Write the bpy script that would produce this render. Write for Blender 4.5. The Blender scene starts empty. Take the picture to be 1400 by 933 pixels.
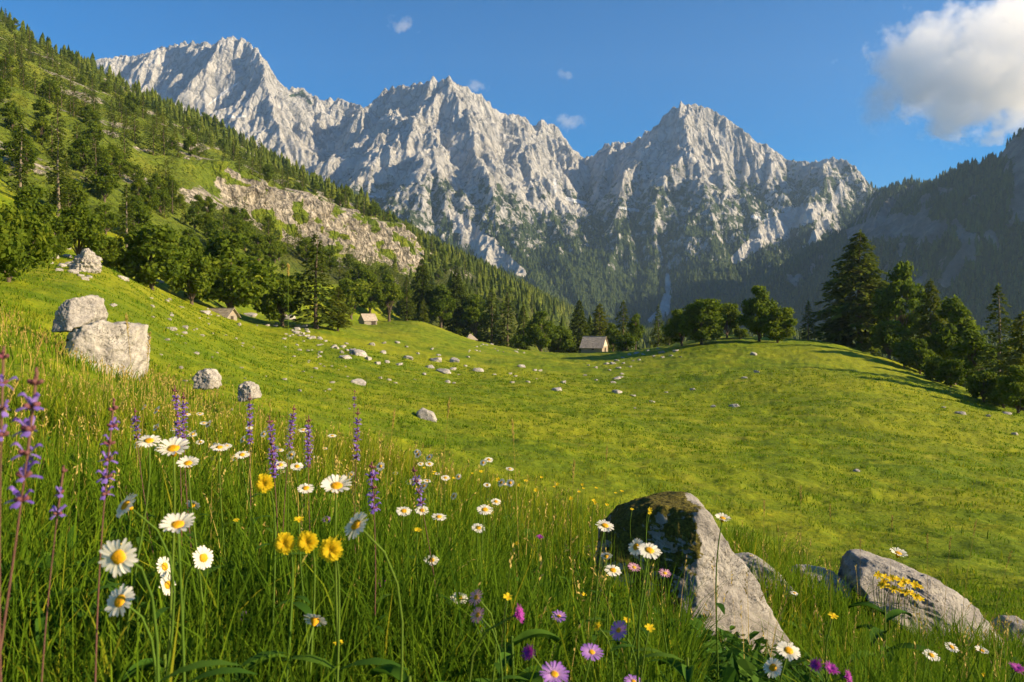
import bpy, math, random
import numpy as np
from math import radians as R, pi as PI, sin, cos, sqrt

# ---------------------------------------------------------------- camera, sky, sun, exposure
scene = bpy.context.scene
C = scene.collection
F, PX0, HY, CZ = 1050.0, 700.0, 430.0, 0.90       # focal length (photo px), centre column, horizon row, eye height
cam_d = bpy.data.cameras.new('camera'); cam = bpy.data.objects.new('camera', cam_d); C.objects.link(cam)
cam.location = (0, 0, CZ); cam.rotation_euler = (R(90), 0, 0)
cam_d.sensor_width = 36; cam_d.lens = 36*F/1400; cam_d.shift_y = -(466.5-HY)/1400
cam_d.clip_start = 0.05; cam_d.clip_end = 40000
cam_d.dof.use_dof = True; cam_d.dof.focus_distance = 5.0; cam_d.dof.aperture_fstop = 9
scene.camera = cam
SUN_AZ, SUN_EL = math.atan2(0.97, -0.22), R(23.5)     # compass angle from +Y towards +X
SD = np.array([sin(SUN_AZ)*cos(SUN_EL), cos(SUN_AZ)*cos(SUN_EL), sin(SUN_EL)])
world = bpy.data.worlds.new('World'); scene.world = world; world.use_nodes = True
wn = world.node_tree.nodes; wl = world.node_tree.links
bg = wn['Background']
sky = wn.new('ShaderNodeTexSky'); sky.sky_type = 'NISHITA'; sky.sun_disc = False
sky.sun_elevation = SUN_EL; sky.sun_rotation = SUN_AZ; sky.altitude = 900; sky.air_density = 1.0; sky.dust_density = 0.7; sky.ozone_density = 5.0
hs = wn.new('ShaderNodeHueSaturation'); hs.inputs['Saturation'].default_value = 1.42; wl.new(sky.outputs[0], hs.inputs['Color']); wl.new(hs.outputs[0], bg.inputs[0]); bg.inputs[1].default_value = 0.070
sun_d = bpy.data.lights.new('sun', 'SUN'); sun_d.energy = 5.0; sun_d.angle = R(0.6); sun_d.color = (1.0, 0.785, 0.475)
sun = bpy.data.objects.new('sun', sun_d); C.objects.link(sun)
from mathutils import Vector, Matrix, Euler, Quaternion
sun.rotation_euler = Vector(-SD).to_track_quat('-Z', 'Y').to_euler(); sun.location = (60, -20, 60)
vs = scene.view_settings; vs.view_transform = 'Standard'; vs.look = 'None'; vs.gamma = 1; vs.use_curve_mapping = False; vs.exposure = 1.16
scene.cycles.use_denoising = True
scene.cycles.max_bounces = 20; scene.cycles.diffuse_bounces = 3; scene.cycles.glossy_bounces = 2; scene.cycles.transmission_bounces = 3
scene.cycles.volume_bounces = 20; scene.cycles.transparent_max_bounces = 4
scene.cycles.use_adaptive_sampling = True; scene.cycles.adaptive_threshold = 0.02

random.seed(7); rng = np.random.default_rng(7)

# ---------------------------------------------------------------- noise
def _hash(ix, iy, iz=0, seed=0):
    h = (ix.astype(np.int64)*374761393 + iy.astype(np.int64)*668265263 + np.asarray(iz).astype(np.int64)*2147483647*3 + seed*974711 + 12345) & 0xffffffff
    h = ((h ^ (h >> 13))*1274126177) & 0xffffffff
    h = ((h ^ (h >> 16))*2246822519) & 0xffffffff
    return (h ^ (h >> 15)) & 0xffffffff
def pn2(x, y, seed=0):
    x = np.asarray(x, float); y = np.asarray(y, float)
    ix = np.floor(x); iy = np.floor(y); fx = x-ix; fy = y-iy; ix = ix.astype(np.int64); iy = iy.astype(np.int64)
    u = fx*fx*fx*(fx*(fx*6-15)+10); v = fy*fy*fy*(fy*(fy*6-15)+10)
    def g(i, j):
        a = _hash(ix+i, iy+j, 0, seed)*(2*PI/4294967296.0)
        return np.cos(a)*(fx-i)+np.sin(a)*(fy-j)
    return 1.5*((g(0,0)*(1-u)+g(1,0)*u)*(1-v)+(g(0,1)*(1-u)+g(1,1)*u)*v)
def fbm2(x, y, oct=4, seed=0, gain=.5):
    s = 0; a = 1; f = 1
    for o in range(oct):
        s = s + a*pn2(x*f, y*f, seed+o*17); a *= gain; f *= 2.03
    return s
def ridged2(x, y, oct=4, seed=0, gain=.5):
    s = 0; a = 1; f = 1
    for o in range(oct):
        s = s + a*(1-2*np.abs(pn2(x*f, y*f, seed+o*17))); a *= gain; f *= 2.03
    return s
def pn3(x, y, z, seed=0):
    ix = np.floor(x); iy = np.floor(y); iz = np.floor(z); f = (x-ix, y-iy, z-iz)
    ix = ix.astype(np.int64); iy = iy.astype(np.int64); iz = iz.astype(np.int64)
    u, v, w = [t*t*(3-2*t) for t in f]
    val = lambda i, j, k: _hash(ix+i, iy+j, iz+k, seed)/2147483648.0-1
    l = lambda a, b, t: a+(b-a)*t
    return l(l(l(val(0,0,0), val(1,0,0), u), l(val(0,1,0), val(1,1,0), u), v), l(l(val(0,0,1), val(1,0,1), u), l(val(0,1,1), val(1,1,1), u), v), w)
def fbm3(p, f, oct=4, seed=0, gain=.5):
    s = 0; a = 1
    for o in range(oct):
        s = s+a*pn3(p[:,0]*f, p[:,1]*f, p[:,2]*f, seed+o*31); a *= gain; f *= 2.07
    return s
def gully(x, y, dx, dy, seed=0):
    ix = np.floor(x); iy = np.floor(y); fx = x-ix; fy = y-iy; ix = ix.astype(np.int64); iy = iy.astype(np.int64)
    va = 0; gx = 0; gy = 0; wt = 0
    for i in (-1, 0, 1):
        for j in (-1, 0, 1):
            h = _hash(ix+i, iy+j, 0, seed)
            qx = fx-i-(h & 0xffff)/65536.0; qy = fy-j-(h >> 16)/65536.0
            w = np.exp(-2.0*(qx*qx+qy*qy)); wt = wt+w
            m = 2*PI*(qx*dx+qy*dy); c = np.cos(m)*w; s = -np.sin(m)*w*2*PI
            va = va+c; gx = gx+s*dx; gy = gy+s*dy
    return va/wt, gx/wt, gy/wt
def smooth(a, b, x):
    t = np.clip((x-a)/(b-a), 0, 1); return t*t*(3-2*t)

# ---------------------------------------------------------------- mesh + object helpers
def mesh_np(name, verts, polys, mat=None, cols=None, attrs=None, smooth_shade=False):
    """verts (n,3); polys: list of (m,k) index arrays"""
    me = bpy.data.meshes.new(name)
    polys = [p for p in polys if len(p)]
    nl = sum(p.size for p in polys); npol = sum(len(p) for p in polys)
    me.vertices.add(len(verts)); me.vertices.foreach_set('co', np.ascontiguousarray(verts, np.float32).ravel())
    me.loops.add(nl); me.polygons.add(npol)
    me.loops.foreach_set('vertex_index', np.concatenate([p.ravel() for p in polys]).astype(np.int32))
    starts = []; o = 0
    for p in polys:
        starts.append(o+np.arange(len(p))*p.shape[1]); o += p.size
    me.polygons.foreach_set('loop_start', np.concatenate(starts).astype(np.int32))
    me.polygons.foreach_set('use_smooth', np.full(npol, bool(smooth_shade)))
    if cols is not None:
        a = me.attributes.new('tint', 'FLOAT', 'POINT'); a.data.foreach_set('value', np.ascontiguousarray(cols, np.float32))
    for k, v in (attrs or {}).items():
        a = me.attributes.new(k, 'FLOAT', 'POINT'); a.data.foreach_set('value', np.ascontiguousarray(v, np.float32))
    me.update(calc_edges=True); me.validate()
    if mat: me.materials.append(mat)
    return me
def grid_faces(nu, nv, wrap=False):
    i = np.arange(nu*nv).reshape(nu, nv)
    if wrap: i = np.concatenate([i, i[:1]], 0)
    return np.stack([i[:-1,:-1], i[1:,:-1], i[1:,1:], i[:-1,1:]], -1).reshape(-1, 4)
class MB:                                             # collects pieces into ONE mesh
    def __init__(s): s.v = []; s.p = {}; s.c = []; s.n = 0
    def add(s, v, polys, tint=None):
        v = np.asarray(v, float)
        for p in polys:
            p = np.asarray(p)
            if p.size: s.p.setdefault(p.shape[1], []).append(p+s.n)
        s.v.append(v); s.c.append(np.broadcast_to(np.asarray(.5 if tint is None else tint, float), (len(v),))); s.n += len(v)
    def tube(s, pts, rad, n=7, tint=None, cap=True):
        pts = np.asarray(pts, float); rad = np.broadcast_to(np.asarray(rad, float), (len(pts),))
        t = np.gradient(pts, axis=0); t /= np.linalg.norm(t, axis=1, keepdims=True)+1e-9
        ref = np.array([1., 0, 0]) if abs(t[0][2]) > .8 else np.array([0, 0, 1.])
        a = np.cross(t, ref); a /= np.linalg.norm(a, axis=1, keepdims=True)+1e-9; b = np.cross(t, a)
        th = np.arange(n)*2*PI/n
        v = pts[:,None]+rad[:,None,None]*(np.cos(th)[None,:,None]*a[:,None]+np.sin(th)[None,:,None]*b[:,None])
        i = np.arange(len(pts)*n).reshape(len(pts), n); j = np.roll(i, -1, 1)
        q = np.stack([i[:-1], j[:-1], j[1:], i[1:]], -1).reshape(-1, 4)
        s.add(v.reshape(-1, 3), [q]+([np.array([i[-1]])] if cap else []), tint)
    def box(s, c, h, rz=0, M=None, tint=None):
        v = np.array([[x, y, z] for x in (-1, 1) for y in (-1, 1) for z in (-1, 1)], float)*h
        ca, sa = cos(rz), sin(rz)
        v = np.stack([v[:,0]*ca-v[:,1]*sa, v[:,0]*sa+v[:,1]*ca, v[:,2]], 1)+c
        s.add(v, [np.array([[0,1,3,2],[4,6,7,5],[0,4,5,1],[2,3,7,6],[0,2,6,4],[1,5,7,3]])], tint)
    def mesh(s, name, mat, smooth_shade=False):
        v = np.concatenate(s.v); return mesh_np(name, v, [np.concatenate(p) for p in s.p.values()], mat, np.concatenate(s.c), None, smooth_shade)
    def build(s, name, mat, parent=None, smooth_shade=False):
        return obj(name, s.mesh(name, mat, smooth_shade), parent)
def obj(name, me, parent=None):
    o = bpy.data.objects.new(name, me); C.objects.link(o)
    if parent: o.parent = parent
    return o
def tag(o, label=None, cat=None, group=None, kind=None):
    if label: o['label'] = label
    if cat: o['category'] = cat
    if group: o['group'] = group
    if kind: o['kind'] = kind
    return o
def thing(name, label, cat, loc, rz=0, group=None, sc=None):
    o = bpy.data.objects.new(name, None); C.objects.link(o); o.empty_display_size = .2
    o.location = loc; o.rotation_euler = (0, 0, rz)
    if sc is not None: o.scale = (sc,)*3 if np.isscalar(sc) else sc
    return tag(o, label, cat, group)
def dup(root, loc, rz, sc, label, group=None):
    r = root.copy(); C.objects.link(r); r.location = loc; r.rotation_euler = (0, 0, rz); r.scale = (sc,)*3 if np.isscalar(sc) else sc
    r['label'] = label
    if group: r['group'] = group
    for ch in list(root.children):
        c = ch.copy(); C.objects.link(c); c.parent = r
    return r
def at(px, py, d): return np.array([(px-PX0)/F*d, d, CZ+(HY-py)/F*d])

# ---------------------------------------------------------------- materials
class NT:
    def __init__(s, name):
        s.m = bpy.data.materials.new(name); s.m.use_nodes = True; s.t = s.m.node_tree; s.n = s.t.nodes; s.l = s.t.links
        s.b = s.n['Principled BSDF']; s.out = s.n['Material Output']; s.b.inputs['Roughness'].default_value = .9; s.b.inputs['Specular IOR Level'].default_value = .2
    def new(s, typ, **kw):
        n = s.n.new('ShaderNode'+typ)
        for k, v in kw.items():
            if hasattr(n, k): setattr(n, k, v)
            else: n.inputs[k.replace('_', ' ')].default_value = v
        return n
    def noise(s, scale, detail=4, rough=.55, vec=None, dist=0, norm=True):
        n = s.new('TexNoise'); n.inputs['Scale'].default_value = scale; n.inputs['Detail'].default_value = detail; n.inputs['Roughness'].default_value = rough; n.inputs['Distortion'].default_value = dist
        s.l.new(vec if vec is not None else s.pos(), n.inputs['Vector']); return n.outputs['Fac']
    def pos(s):
        if not hasattr(s, '_p'): s._p = s.n.new('ShaderNodeTexCoord').outputs['Object']
        return s._p
    def attr(s, name): a = s.new('Attribute'); a.attribute_name = name; return a.outputs['Fac']
    def ramp(s, fac, stops, interp='LINEAR'):
        r = s.new('ValToRGB'); r.color_ramp.interpolation = interp; e = r.color_ramp.elements
        while len(e) < len(stops): e.new(.5)
        for i, (p, c) in enumerate(stops): e[i].position = p; e[i].color = (*c, 1) if len(c) == 3 else c
        s.l.new(fac, r.inputs[0]); return r.outputs[0]
    def mix(s, fac, a, b, blend='MIX'):
        m = s.new('Mix', data_type='RGBA', blend_type=blend)
        for k, v in ((0, fac), (6, a), (7, b)):
            if isinstance(v, (int, float)): m.inputs[k].default_value = v
            elif isinstance(v, tuple): m.inputs[k].default_value = (*v, 1)
            else: s.l.new(v, m.inputs[k])
        return m.outputs[2]
    def math(s, op, a, b=0.0, c=0.0, clamp=False):
        m = s.new('Math', operation=op, use_clamp=clamp)
        for k, v in enumerate((a, b, c)):
            if isinstance(v, (int, float)): m.inputs[k].default_value = v
            else: s.l.new(v, m.inputs[k])
        return m.outputs[0]
    def step(s, x, a, b):
        m = s.new('MapRange', interpolation_type='SMOOTHSTEP')
        for k, v in ((0, x), (1, a), (2, b)):
            if isinstance(v, (int, float)): m.inputs[k].default_value = v
            else: s.l.new(v, m.inputs[k])
        return m.outputs[0]
    def col(s, c): s.l.new(c, s.b.inputs['Base Color']) if not isinstance(c, tuple) else setattr(s.b.inputs['Base Color'], 'default_value', (*c, 1))
    def bump(s, h, strength, dist, prev=None):
        b = s.new('Bump'); b.inputs['Strength'].default_value = strength; b.inputs['Distance'].default_value = dist; s.l.new(h, b.inputs['Height'])
        if prev is not None: s.l.new(prev, b.inputs['Normal'])
        s.l.new(b.outputs[0], s.b.inputs['Normal']); return b.outputs[0]
    def translucent(s, c, f):
        t = s.new('BsdfTranslucent'); s.l.new(c, t.inputs[0]) if not isinstance(c, tuple) else setattr(t.inputs[0], 'default_value', (*c, 1))
        m = s.new('MixShader'); m.inputs[0].default_value = f; s.l.new(s.b.outputs[0], m.inputs[1]); s.l.new(t.outputs[0], m.inputs[2]); s.l.new(m.outputs[0], s.out.inputs[0])

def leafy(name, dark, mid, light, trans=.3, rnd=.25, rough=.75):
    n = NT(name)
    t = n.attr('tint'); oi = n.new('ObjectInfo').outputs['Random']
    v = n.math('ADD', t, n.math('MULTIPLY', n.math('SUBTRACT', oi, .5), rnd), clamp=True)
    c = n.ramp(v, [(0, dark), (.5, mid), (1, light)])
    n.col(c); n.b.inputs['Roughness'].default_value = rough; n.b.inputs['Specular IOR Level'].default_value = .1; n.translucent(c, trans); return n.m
M = {}
M['needle'] = leafy('spruce_needles', (.034,.060,.010), (.105,.145,.017), (.20,.225,.025), .40)
M['larch'] = leafy('light_needles', (.060,.090,.010), (.145,.180,.018), (.25,.25,.026), .44)
M['leaf'] = leafy('broad_leaves', (.052,.095,.009), (.132,.192,.014), (.24,.27,.019), .52)
M['far_needle'] = leafy('far_needles', (.020,.042,.014), (.052,.085,.020), (.105,.135,.026), .2)
M['grass'] = leafy('grass_blades', (.032,.085,.006), (.125,.215,.009), (.36,.33,.022), .42, 0, .95)
M['herb'] = leafy('herb_leaves', (.022,.070,.008), (.055,.135,.012), (.13,.22,.02), .35, .2)
M['stem'] = leafy('green_stem', (.05,.10,.015), (.10,.18,.02), (.20,.22,.04), .2, .3)
M['straw'] = leafy('dry_stalk', (.22,.17,.05), (.38,.28,.07), (.50,.38,.12), .2, .3)
def plain(name, c, c2=None, scale=3, rough=.85, bump=0, trans=0):
    n = NT(name)
    if c2: col = n.mix(n.noise(scale), c, c2); n.col(col)
    else: col = c; n.col(c)
    if bump: n.bump(n.noise(scale*3, 6), .6, bump)
    n.b.inputs['Roughness'].default_value = rough
    if trans: n.translucent(col, trans)
    return n.m
M['bark'] = plain('bark', (.07,.05,.035), (.16,.12,.09), 4, .95, .03)
M['palebark'] = plain('pale_bark', (.13,.10,.075), (.28,.24,.19), 3, .95, .03)
def petal_mat(name, tip, base, t=.25):
    n = NT(name); c = n.mix(n.attr('tint'), base, tip); n.col(c); n.b.inputs['Roughness'].default_value = .6; n.translucent(c, t); return n.m
M['white'] = petal_mat('white_petal', (.86,.83,.76), (.74,.72,.56), .35)
M['yellowp'] = petal_mat('yellow_petal', (.86,.66,.020), (.84,.56,.014), .42)
M['disc'] = petal_mat('yellow_disc', (.76,.44,.012), (.60,.26,.006), .15)
M['violet'] = petal_mat('violet_petal', (.30,.13,.52), (.50,.30,.55))
M['pinkp'] = petal_mat('pink_petal', (.55,.25,.42), (.70,.45,.40))
M['magenta'] = petal_mat('magenta_petal', (.40,.03,.38), (.30,.05,.30))
M['sage'] = petal_mat('sage_petal', (.13,.06,.42), (.30,.20,.58))
M['calyx'] = petal_mat('sage_calyx', (.22,.06,.10), (.16,.12,.05))
# ---------------------------------------------------------------- ground shape
CTRL_W = [(0,0,0),(0,1.5,-.06),(-1.5,1.5,.2),(1.5,1.5,-.38),(-3,0,.45),(3,0,-.8),(0,-3,.15),(0,3.5,-.40),(-3,4,.12),(3,4,-1.12),(-6,6,.25),
          (0,-20,.5),(-20,-20,6),(20,-20,-6),(-60,-30,22),(60,-30,-16),(25,5,-8),(80,20,-18),(-20,5,4.5),(0,-80,0)]
CTRL_P = [(500,650,9),(800,748,6.5),(1100,822,6),(1400,925,6),(200,575,14),(40,560,11),
          (800,735,14),(1100,790,14),(1400,800,14),(500,650,18),(250,545,22),(145,512,26),(40,470,22),
          (1000,650,32),(1390,705,25),(700,605,36),(500,565,40),(250,492,40),(300,462,70),(100,402,45),(-60,380,40),(150,372,75),(20,372,60),(200,398,92),
          (600,512,95),(420,478,95),(850,530,95),(1000,560,75),(1300,600,60),(1500,660,45),
          (303,426,120),(500,447,185),(640,467,225),(813,483,182),(700,478,205),(900,475,178),(980,459,184),(1050,465,182),(1150,479,178),(1250,511,152),(1350,546,122),(1400,558,106),(1050,930,3.7),(1000,940,3.0),(1180,930,4.6),(1500,590,85),
          (430,446,125),(350,436,130),(580,440,215),
          (1000,500,270),(1200,570,260),(1400,640,200),(1600,700,180),(900,500,280),(800,505,280),(700,495,300),(600,470,300)]
pts = [np.array(p, float) for p in CTRL_W]+[at(*p) for p in CTRL_P]
pts = np.array(pts)
def _emb(x, y):
    r = np.hypot(x, y)+1e-9; q = np.log1p(r/1.5)/r
    return x*q, y*q
_cu, _cv = _emb(pts[:,0], pts[:,1]); _cw = (pts[:,2]-CZ)/(np.hypot(pts[:,0], pts[:,1])+2)
def _phi(d2): return np.where(d2 > 1e-12, d2*np.log(np.maximum(d2, 1e-12)), 0)
_n = len(pts); _A = np.zeros((_n+3, _n+3)); _A[:_n,:_n] = _phi((_cu[:,None]-_cu)**2+(_cv[:,None]-_cv)**2)+np.eye(_n)*2e-3
_A[:_n,_n:] = np.stack([np.ones(_n), _cu, _cv], 1); _A[_n:,:_n] = _A[:_n,_n:].T
_W = np.linalg.solve(_A, np.concatenate([_cw, np.zeros(3)]))
AX = R(8.0); S8, C8 = sin(AX), cos(AX)
def sl(x, y): return -x*C8+y*S8, x*S8+y*C8         # distance left of the valley axis, distance along it
def xy(s, l): return -s*C8+l*S8, s*S8+l*C8
def toe(l): return np.interp(l, [0, 40, 80, 125, 200, 300, 500, 900, 1700, 2600], [22, 30, 45, 63, 66, 62, 52, 60, 80, 110])
def crest(l): return np.interp(l, [0, 300, 500, 766, 1207, 1690, 2300, 2900], [190, 190, 190, 177, 160, 136, 105, 60])
CL0, CL1 = 232., 575.
def cliff_mask(l): return smooth(CL0, CL0+40, l)*(1-smooth(CL1-160, CL1, l))
def cliff_s(l): return 142+9*pn2(l/60, 0*l+.5, 91)+4*pn2(l/17, 0*l+.5, 92)-np.interp(l, [200, 300, 500, 640], [-2, 3, 8, 2])
def hill(s, l):
    s0 = toe(l); sc = 400.; zc = crest(l); k = zc/(sc-s0)
    t = s-s0
    z = k*np.where(t < 0, 0.15*t, t)
    over = s-sc
    z = np.where(over > 0, zc+over*.25-over*over*.0016, z)
    z = np.where(over > 220, np.maximum(zc+55-77-(over-220)*.45, -60), z)
    m = cliff_mask(l); cs = cliff_s(l)
    d = s-cs
    h = 17+4*pn2(l/45, 0*l, 93)
    z = z+m*h*(smooth(-5, 9, d)-.62)*np.exp(-np.maximum(np.abs(d)-12, 0)**2/2/38**2)
    rough = fbm2(s/70, l/70, 3, 61)*5+ridged2(s/28, l/40, 4, 64)*1.2
    return z-1+rough*smooth(5, 70, t)
def G0(x, y):
    x = np.asarray(x, float); y = np.asarray(y, float); shp = np.broadcast(x, y).shape
    x = np.broadcast_to(x, shp).ravel(); y = np.broadcast_to(y, shp).ravel()
    r = np.hypot(x, y); u, v = _emb(x, y); w = np.empty_like(x)
    for a in range(0, len(x), 40000):
        b = slice(a, a+40000)
        w[b] = _phi((u[b,None]-_cu)**2+(v[b,None]-_cv)**2)@_W[:_n]+_W[_n]+_W[_n+1]*u[b]+_W[_n+2]*v[b]
    z = CZ+w*(r+2)
    f = smooth(270, 480, r)
    z = z*(1-f)+f*(-40.)
    # lumps of the pasture
    near = smooth(1.5, 6, r)
    z = z+near*(.05*fbm2(x/.7, y/.7, 2, 5)+.10*fbm2(x/2.6, y/2.6, 3, 6))+smooth(8, 40, r)*(.22*fbm2(x/9, y/9, 2, 7)+.10*np.abs(pn2(x/3.5, y/4.5, 8)))
    z = z+smooth(60, 140, r)*.4*fbm2(x/28, y/28, 2, 9)+smooth(22, 45, r)*.055*ridged2((x+.25*y)/10, (y-.25*x)/2.4, 2, 13)+smooth(9, 25, r)*.15*np.maximum(fbm2(x/1.5, y/1.9, 2, 10)-.15, 0)
    return z.reshape(shp)
def G(x, y):
    z = G0(x, y); s, l = sl(np.asarray(x, float), np.asarray(y, float))
    h = hill(s, l); w = smooth(55, 120, l)*smooth(-6, 10, s-toe(l))
    k = 3.0; d = np.abs(z-h); sm = np.maximum(z, h)+np.maximum(k-d, 0)**2/(4*k)
    return z*(1-w)+sm*w
def g1(x, y): return float(G(np.array([x]), np.array([y]))[0])
_dd = np.geomspace(1.2, 900, 700)
def hit(px, py, dmin=1.2):
    p = np.stack([(px-PX0)/F*_dd, _dd, CZ+(HY-py)/F*_dd], 1)
    k = np.where((p[:,2] <= G(p[:,0], p[:,1])) & (_dd >= dmin))[0]
    i = k[0] if len(k) else len(_dd)-1
    q = p[i].copy(); q[2] = g1(q[0], q[1]); return q

# meadow material: grass blades in bulk, mown-like; colour varies over metres the way pasture does
n = NT('meadow_grass'); p = n.pos()
big = n.noise(.035, 3); mid = n.noise(.35, 4); fine = n.noise(4.5, 5, .7); st = n.noise(28, 3, .7)
c = n.ramp(n.math('ADD', n.math('MULTIPLY', mid, .55), n.math('MULTIPLY', fine, .45)), [(.30, (.052,.098,.004)), (.46, (.122,.182,.006)), (.60, (.215,.245,.009)), (.72, (.36,.31,.022))])
c = n.mix(n.math('MULTIPLY', n.step(big, .44, .60), .7), c, n.mix(.6, c, (.30,.29,.014)))
c = n.mix(n.math('MULTIPLY', n.step(n.noise(.055, 4, .6), .52, .66), .55), c, (.07,.125,.006))
c = n.mix(n.math('MULTIPLY', n.step(st, .58, .70), .55), c, (.06,.10,.006))
c = n.mix(n.math('MULTIPLY', n.step(n.noise(.16, 5, .65, dist=1.), .55, .70), .45), c, (.30,.27,.03))
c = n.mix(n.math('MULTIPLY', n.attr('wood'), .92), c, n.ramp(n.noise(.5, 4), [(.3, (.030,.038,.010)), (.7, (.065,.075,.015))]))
n.col(c); n.b.inputs['Specular IOR Level'].default_value = .1
b1 = n.bump(n.noise(1.1, 4, .6), .55, .35); b2 = n.bump(fine, .8, .10, b1); n.bump(st, .7, .03, b2); M['meadow'] = n.m

def polar_ground():
    az = np.concatenate([np.linspace(-46, 46, 1150), np.linspace(46, 314, 90)[1:-1]])*PI/180
    rr = np.concatenate([[0.05], np.geomspace(.5, 330, 640), np.geomspace(345, 2300, 40)])
    A, B = np.meshgrid(az, rr, indexing='ij'); far = np.abs(((A+PI) % (2*PI))-PI) > R(50); B = np.where(far & (B > 330), 330+(B-330)*.05, B); x = np.sin(A)*B; y = np.cos(A)*B
    z = G(x, y); s, l = sl(x, y)
    z = z-2.5*smooth(12, 40, s-toe(l))*smooth(120, 170, l)
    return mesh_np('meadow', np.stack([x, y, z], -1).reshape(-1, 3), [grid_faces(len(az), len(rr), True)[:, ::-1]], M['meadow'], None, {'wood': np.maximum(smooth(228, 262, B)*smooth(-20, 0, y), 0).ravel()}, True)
tag(obj('meadow', polar_ground()), kind='structure')

# ---------------------------------------------------------------- wooded hillside with the limestone cliff
n = NT('hillside_ground'); p = n.pos()
g = n.ramp(n.math('ADD', n.math('MULTIPLY', n.noise(.06, 4), .5), n.math('MULTIPLY', n.noise(.9, 5, .7), .5)), [(.33, (.05,.085,.007)), (.5, (.12,.165,.010)), (.65, (.22,.23,.018))])
rk = n.ramp(n.noise(.35, 8, .65), [(.30, (.11,.10,.085)), (.44, (.30,.265,.22)), (.60, (.50,.45,.37))])
wv = n.noise(.9, 6, .7)
rk = n.mix(n.step(wv, .60, .70), rk, (.06,.055,.045))
vr = n.new('TexVoronoi', feature='DISTANCE_TO_EDGE'); vr.inputs['Scale'].default_value = .30; va_ = n.new('VectorMath', operation='MULTIPLY_ADD'); nq = n.new('TexNoise'); nq.inputs['Scale'].default_value = .35; nq.inputs['Detail'].default_value = 6; n.l.new(p, nq.inputs['Vector']); n.l.new(nq.outputs['Color'], va_.inputs[0]); va_.inputs[1].default_value = (5, 5, 5); n.l.new(p, va_.inputs[2]); mp = n.new('Mapping'); mp.inputs['Scale'].default_value = (1, 1, .4); n.l.new(va_.outputs[0], mp.inputs[0]); n.l.new(mp.outputs[0], vr.inputs['Vector'])
rk = n.mix(n.math('MULTIPLY', n.math('SUBTRACT', 1.0, n.step(vr.outputs['Distance'], .0, .10)), .7), rk, (.07,.065,.055)); rk = n.mix(n.math('MULTIPLY', n.step(n.noise(.07, 4), .48, .62), .55), rk, (.20,.185,.16))
f = n.step(n.math('ADD', n.attr('rock'), n.math('MULTIPLY', n.math('SUBTRACT', n.noise(.22, 6, .7), .5), 1.3)), .48, .60)
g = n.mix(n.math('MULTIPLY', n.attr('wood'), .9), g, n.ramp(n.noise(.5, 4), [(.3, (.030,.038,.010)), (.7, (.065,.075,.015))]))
n.col(n.mix(f, g, rk)); b1 = n.bump(n.noise(.5, 8, .7), .8, 1.2); b2 = n.bump(n.noise(3., 5, .7), .7, .25, b1); n.bump(n.step(vr.outputs['Distance'], .0, .25), .8, .9, b2); M['hillside'] = n.m
def build_hillside():
    l = np.concatenate([np.linspace(-40, 200, 160)[:-1], np.linspace(200, 660, 620)[:-1], np.geomspace(660, 2950, 300)])
    sfrac = np.concatenate([np.linspace(-4, 50, 60)[:-1], np.linspace(50, 125, 170)[:-1], np.linspace(125, 420, 170)[:-1], np.linspace(420, 760, 40)])
    L, T = np.meshgrid(l, sfrac, indexing='ij')
    S = T+toe(L)
    x, y = xy(S, L)
    near = smooth(12, 40, T)
    z = G(x, y)-1.2*(1-near)
    m = cliff_mask(L); d = S-cliff_s(L)
    face = m*smooth(-9, -2, d)*(1-smooth(9, 16, d))
    # craggy cliff: push the face out and in along the slope normal
    cr = ridged2(L/22, z/26, 4, 71)*1.0+fbm2(L/9+9, z/14, 4, 72)*2.0+ridged2(L/5, z/7, 3, 75)*.55
    x = x+face*(cr*2.3+2.6*ridged2(L/11, z/60, 3, 78))*C8; y = y-face*(cr*2.3+2.6*ridged2(L/11, z/60, 3, 78))*S8
    z = z+face*.5*fbm2(L/5, S/5, 3, 73)
    patch = smooth(.18, .62, fbm2(L/40, S/14, 5, 77)+.15)*smooth(60, 140, L)*(1-smooth(700, 1100, L))*smooth(25, 60, T)
    below = m*(1-smooth(-30, -8, d))*0
    rock = np.clip(face*(.86+1.25*fbm2(L/15, z/8, 4, 79)-.5*(1-smooth(CL0, CL0+90, L)))+patch*.62+below, 0, 1)
    v = np.stack([x, y, z], -1).reshape(-1, 3)
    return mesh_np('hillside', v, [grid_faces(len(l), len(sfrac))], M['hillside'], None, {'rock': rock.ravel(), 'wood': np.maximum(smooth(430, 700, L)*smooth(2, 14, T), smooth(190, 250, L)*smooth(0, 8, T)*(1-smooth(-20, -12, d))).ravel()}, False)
tag(obj('hillside', build_hillside()), kind='structure')

# ---------------------------------------------------------------- mountains: crest and spur lines, gullied by erosion
def seg_height(X, Y, lines, k1, d1, k2):
    H = np.full(X.shape, -500.)
    for ln in lines:
        P = [at(*p) for p in ln]
        for a, b in zip(P[:-1], P[1:]):
            ab = b[:2]-a[:2]; q = float(ab@ab)+1e-9
            t = np.clip(((X-a[0])*ab[0]+(Y-a[1])*ab[1])/q, 0, 1)
            d = np.hypot(X-a[0]-t*ab[0], Y-a[1]-t*ab[1])
            H = np.maximum(H, a[2]+t*(b[2]-a[2])-np.where(d < d1, k1*d, k1*d1+k2*(d-d1)))
    return H
def blur(h, r):
    r = max(1, int(r))
    for _ in range(2):
        for ax in (0, 1):
            c = np.cumsum(np.pad(h, [(r+1, r) if k == ax else (0, 0) for k in (0, 1)], mode='edge'), axis=ax)
            k = 2*r+1
            h = (c[k:]-c[:-k])/k if ax == 0 else (c[:,k:]-c[:,:-k])/k
    return h
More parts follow.
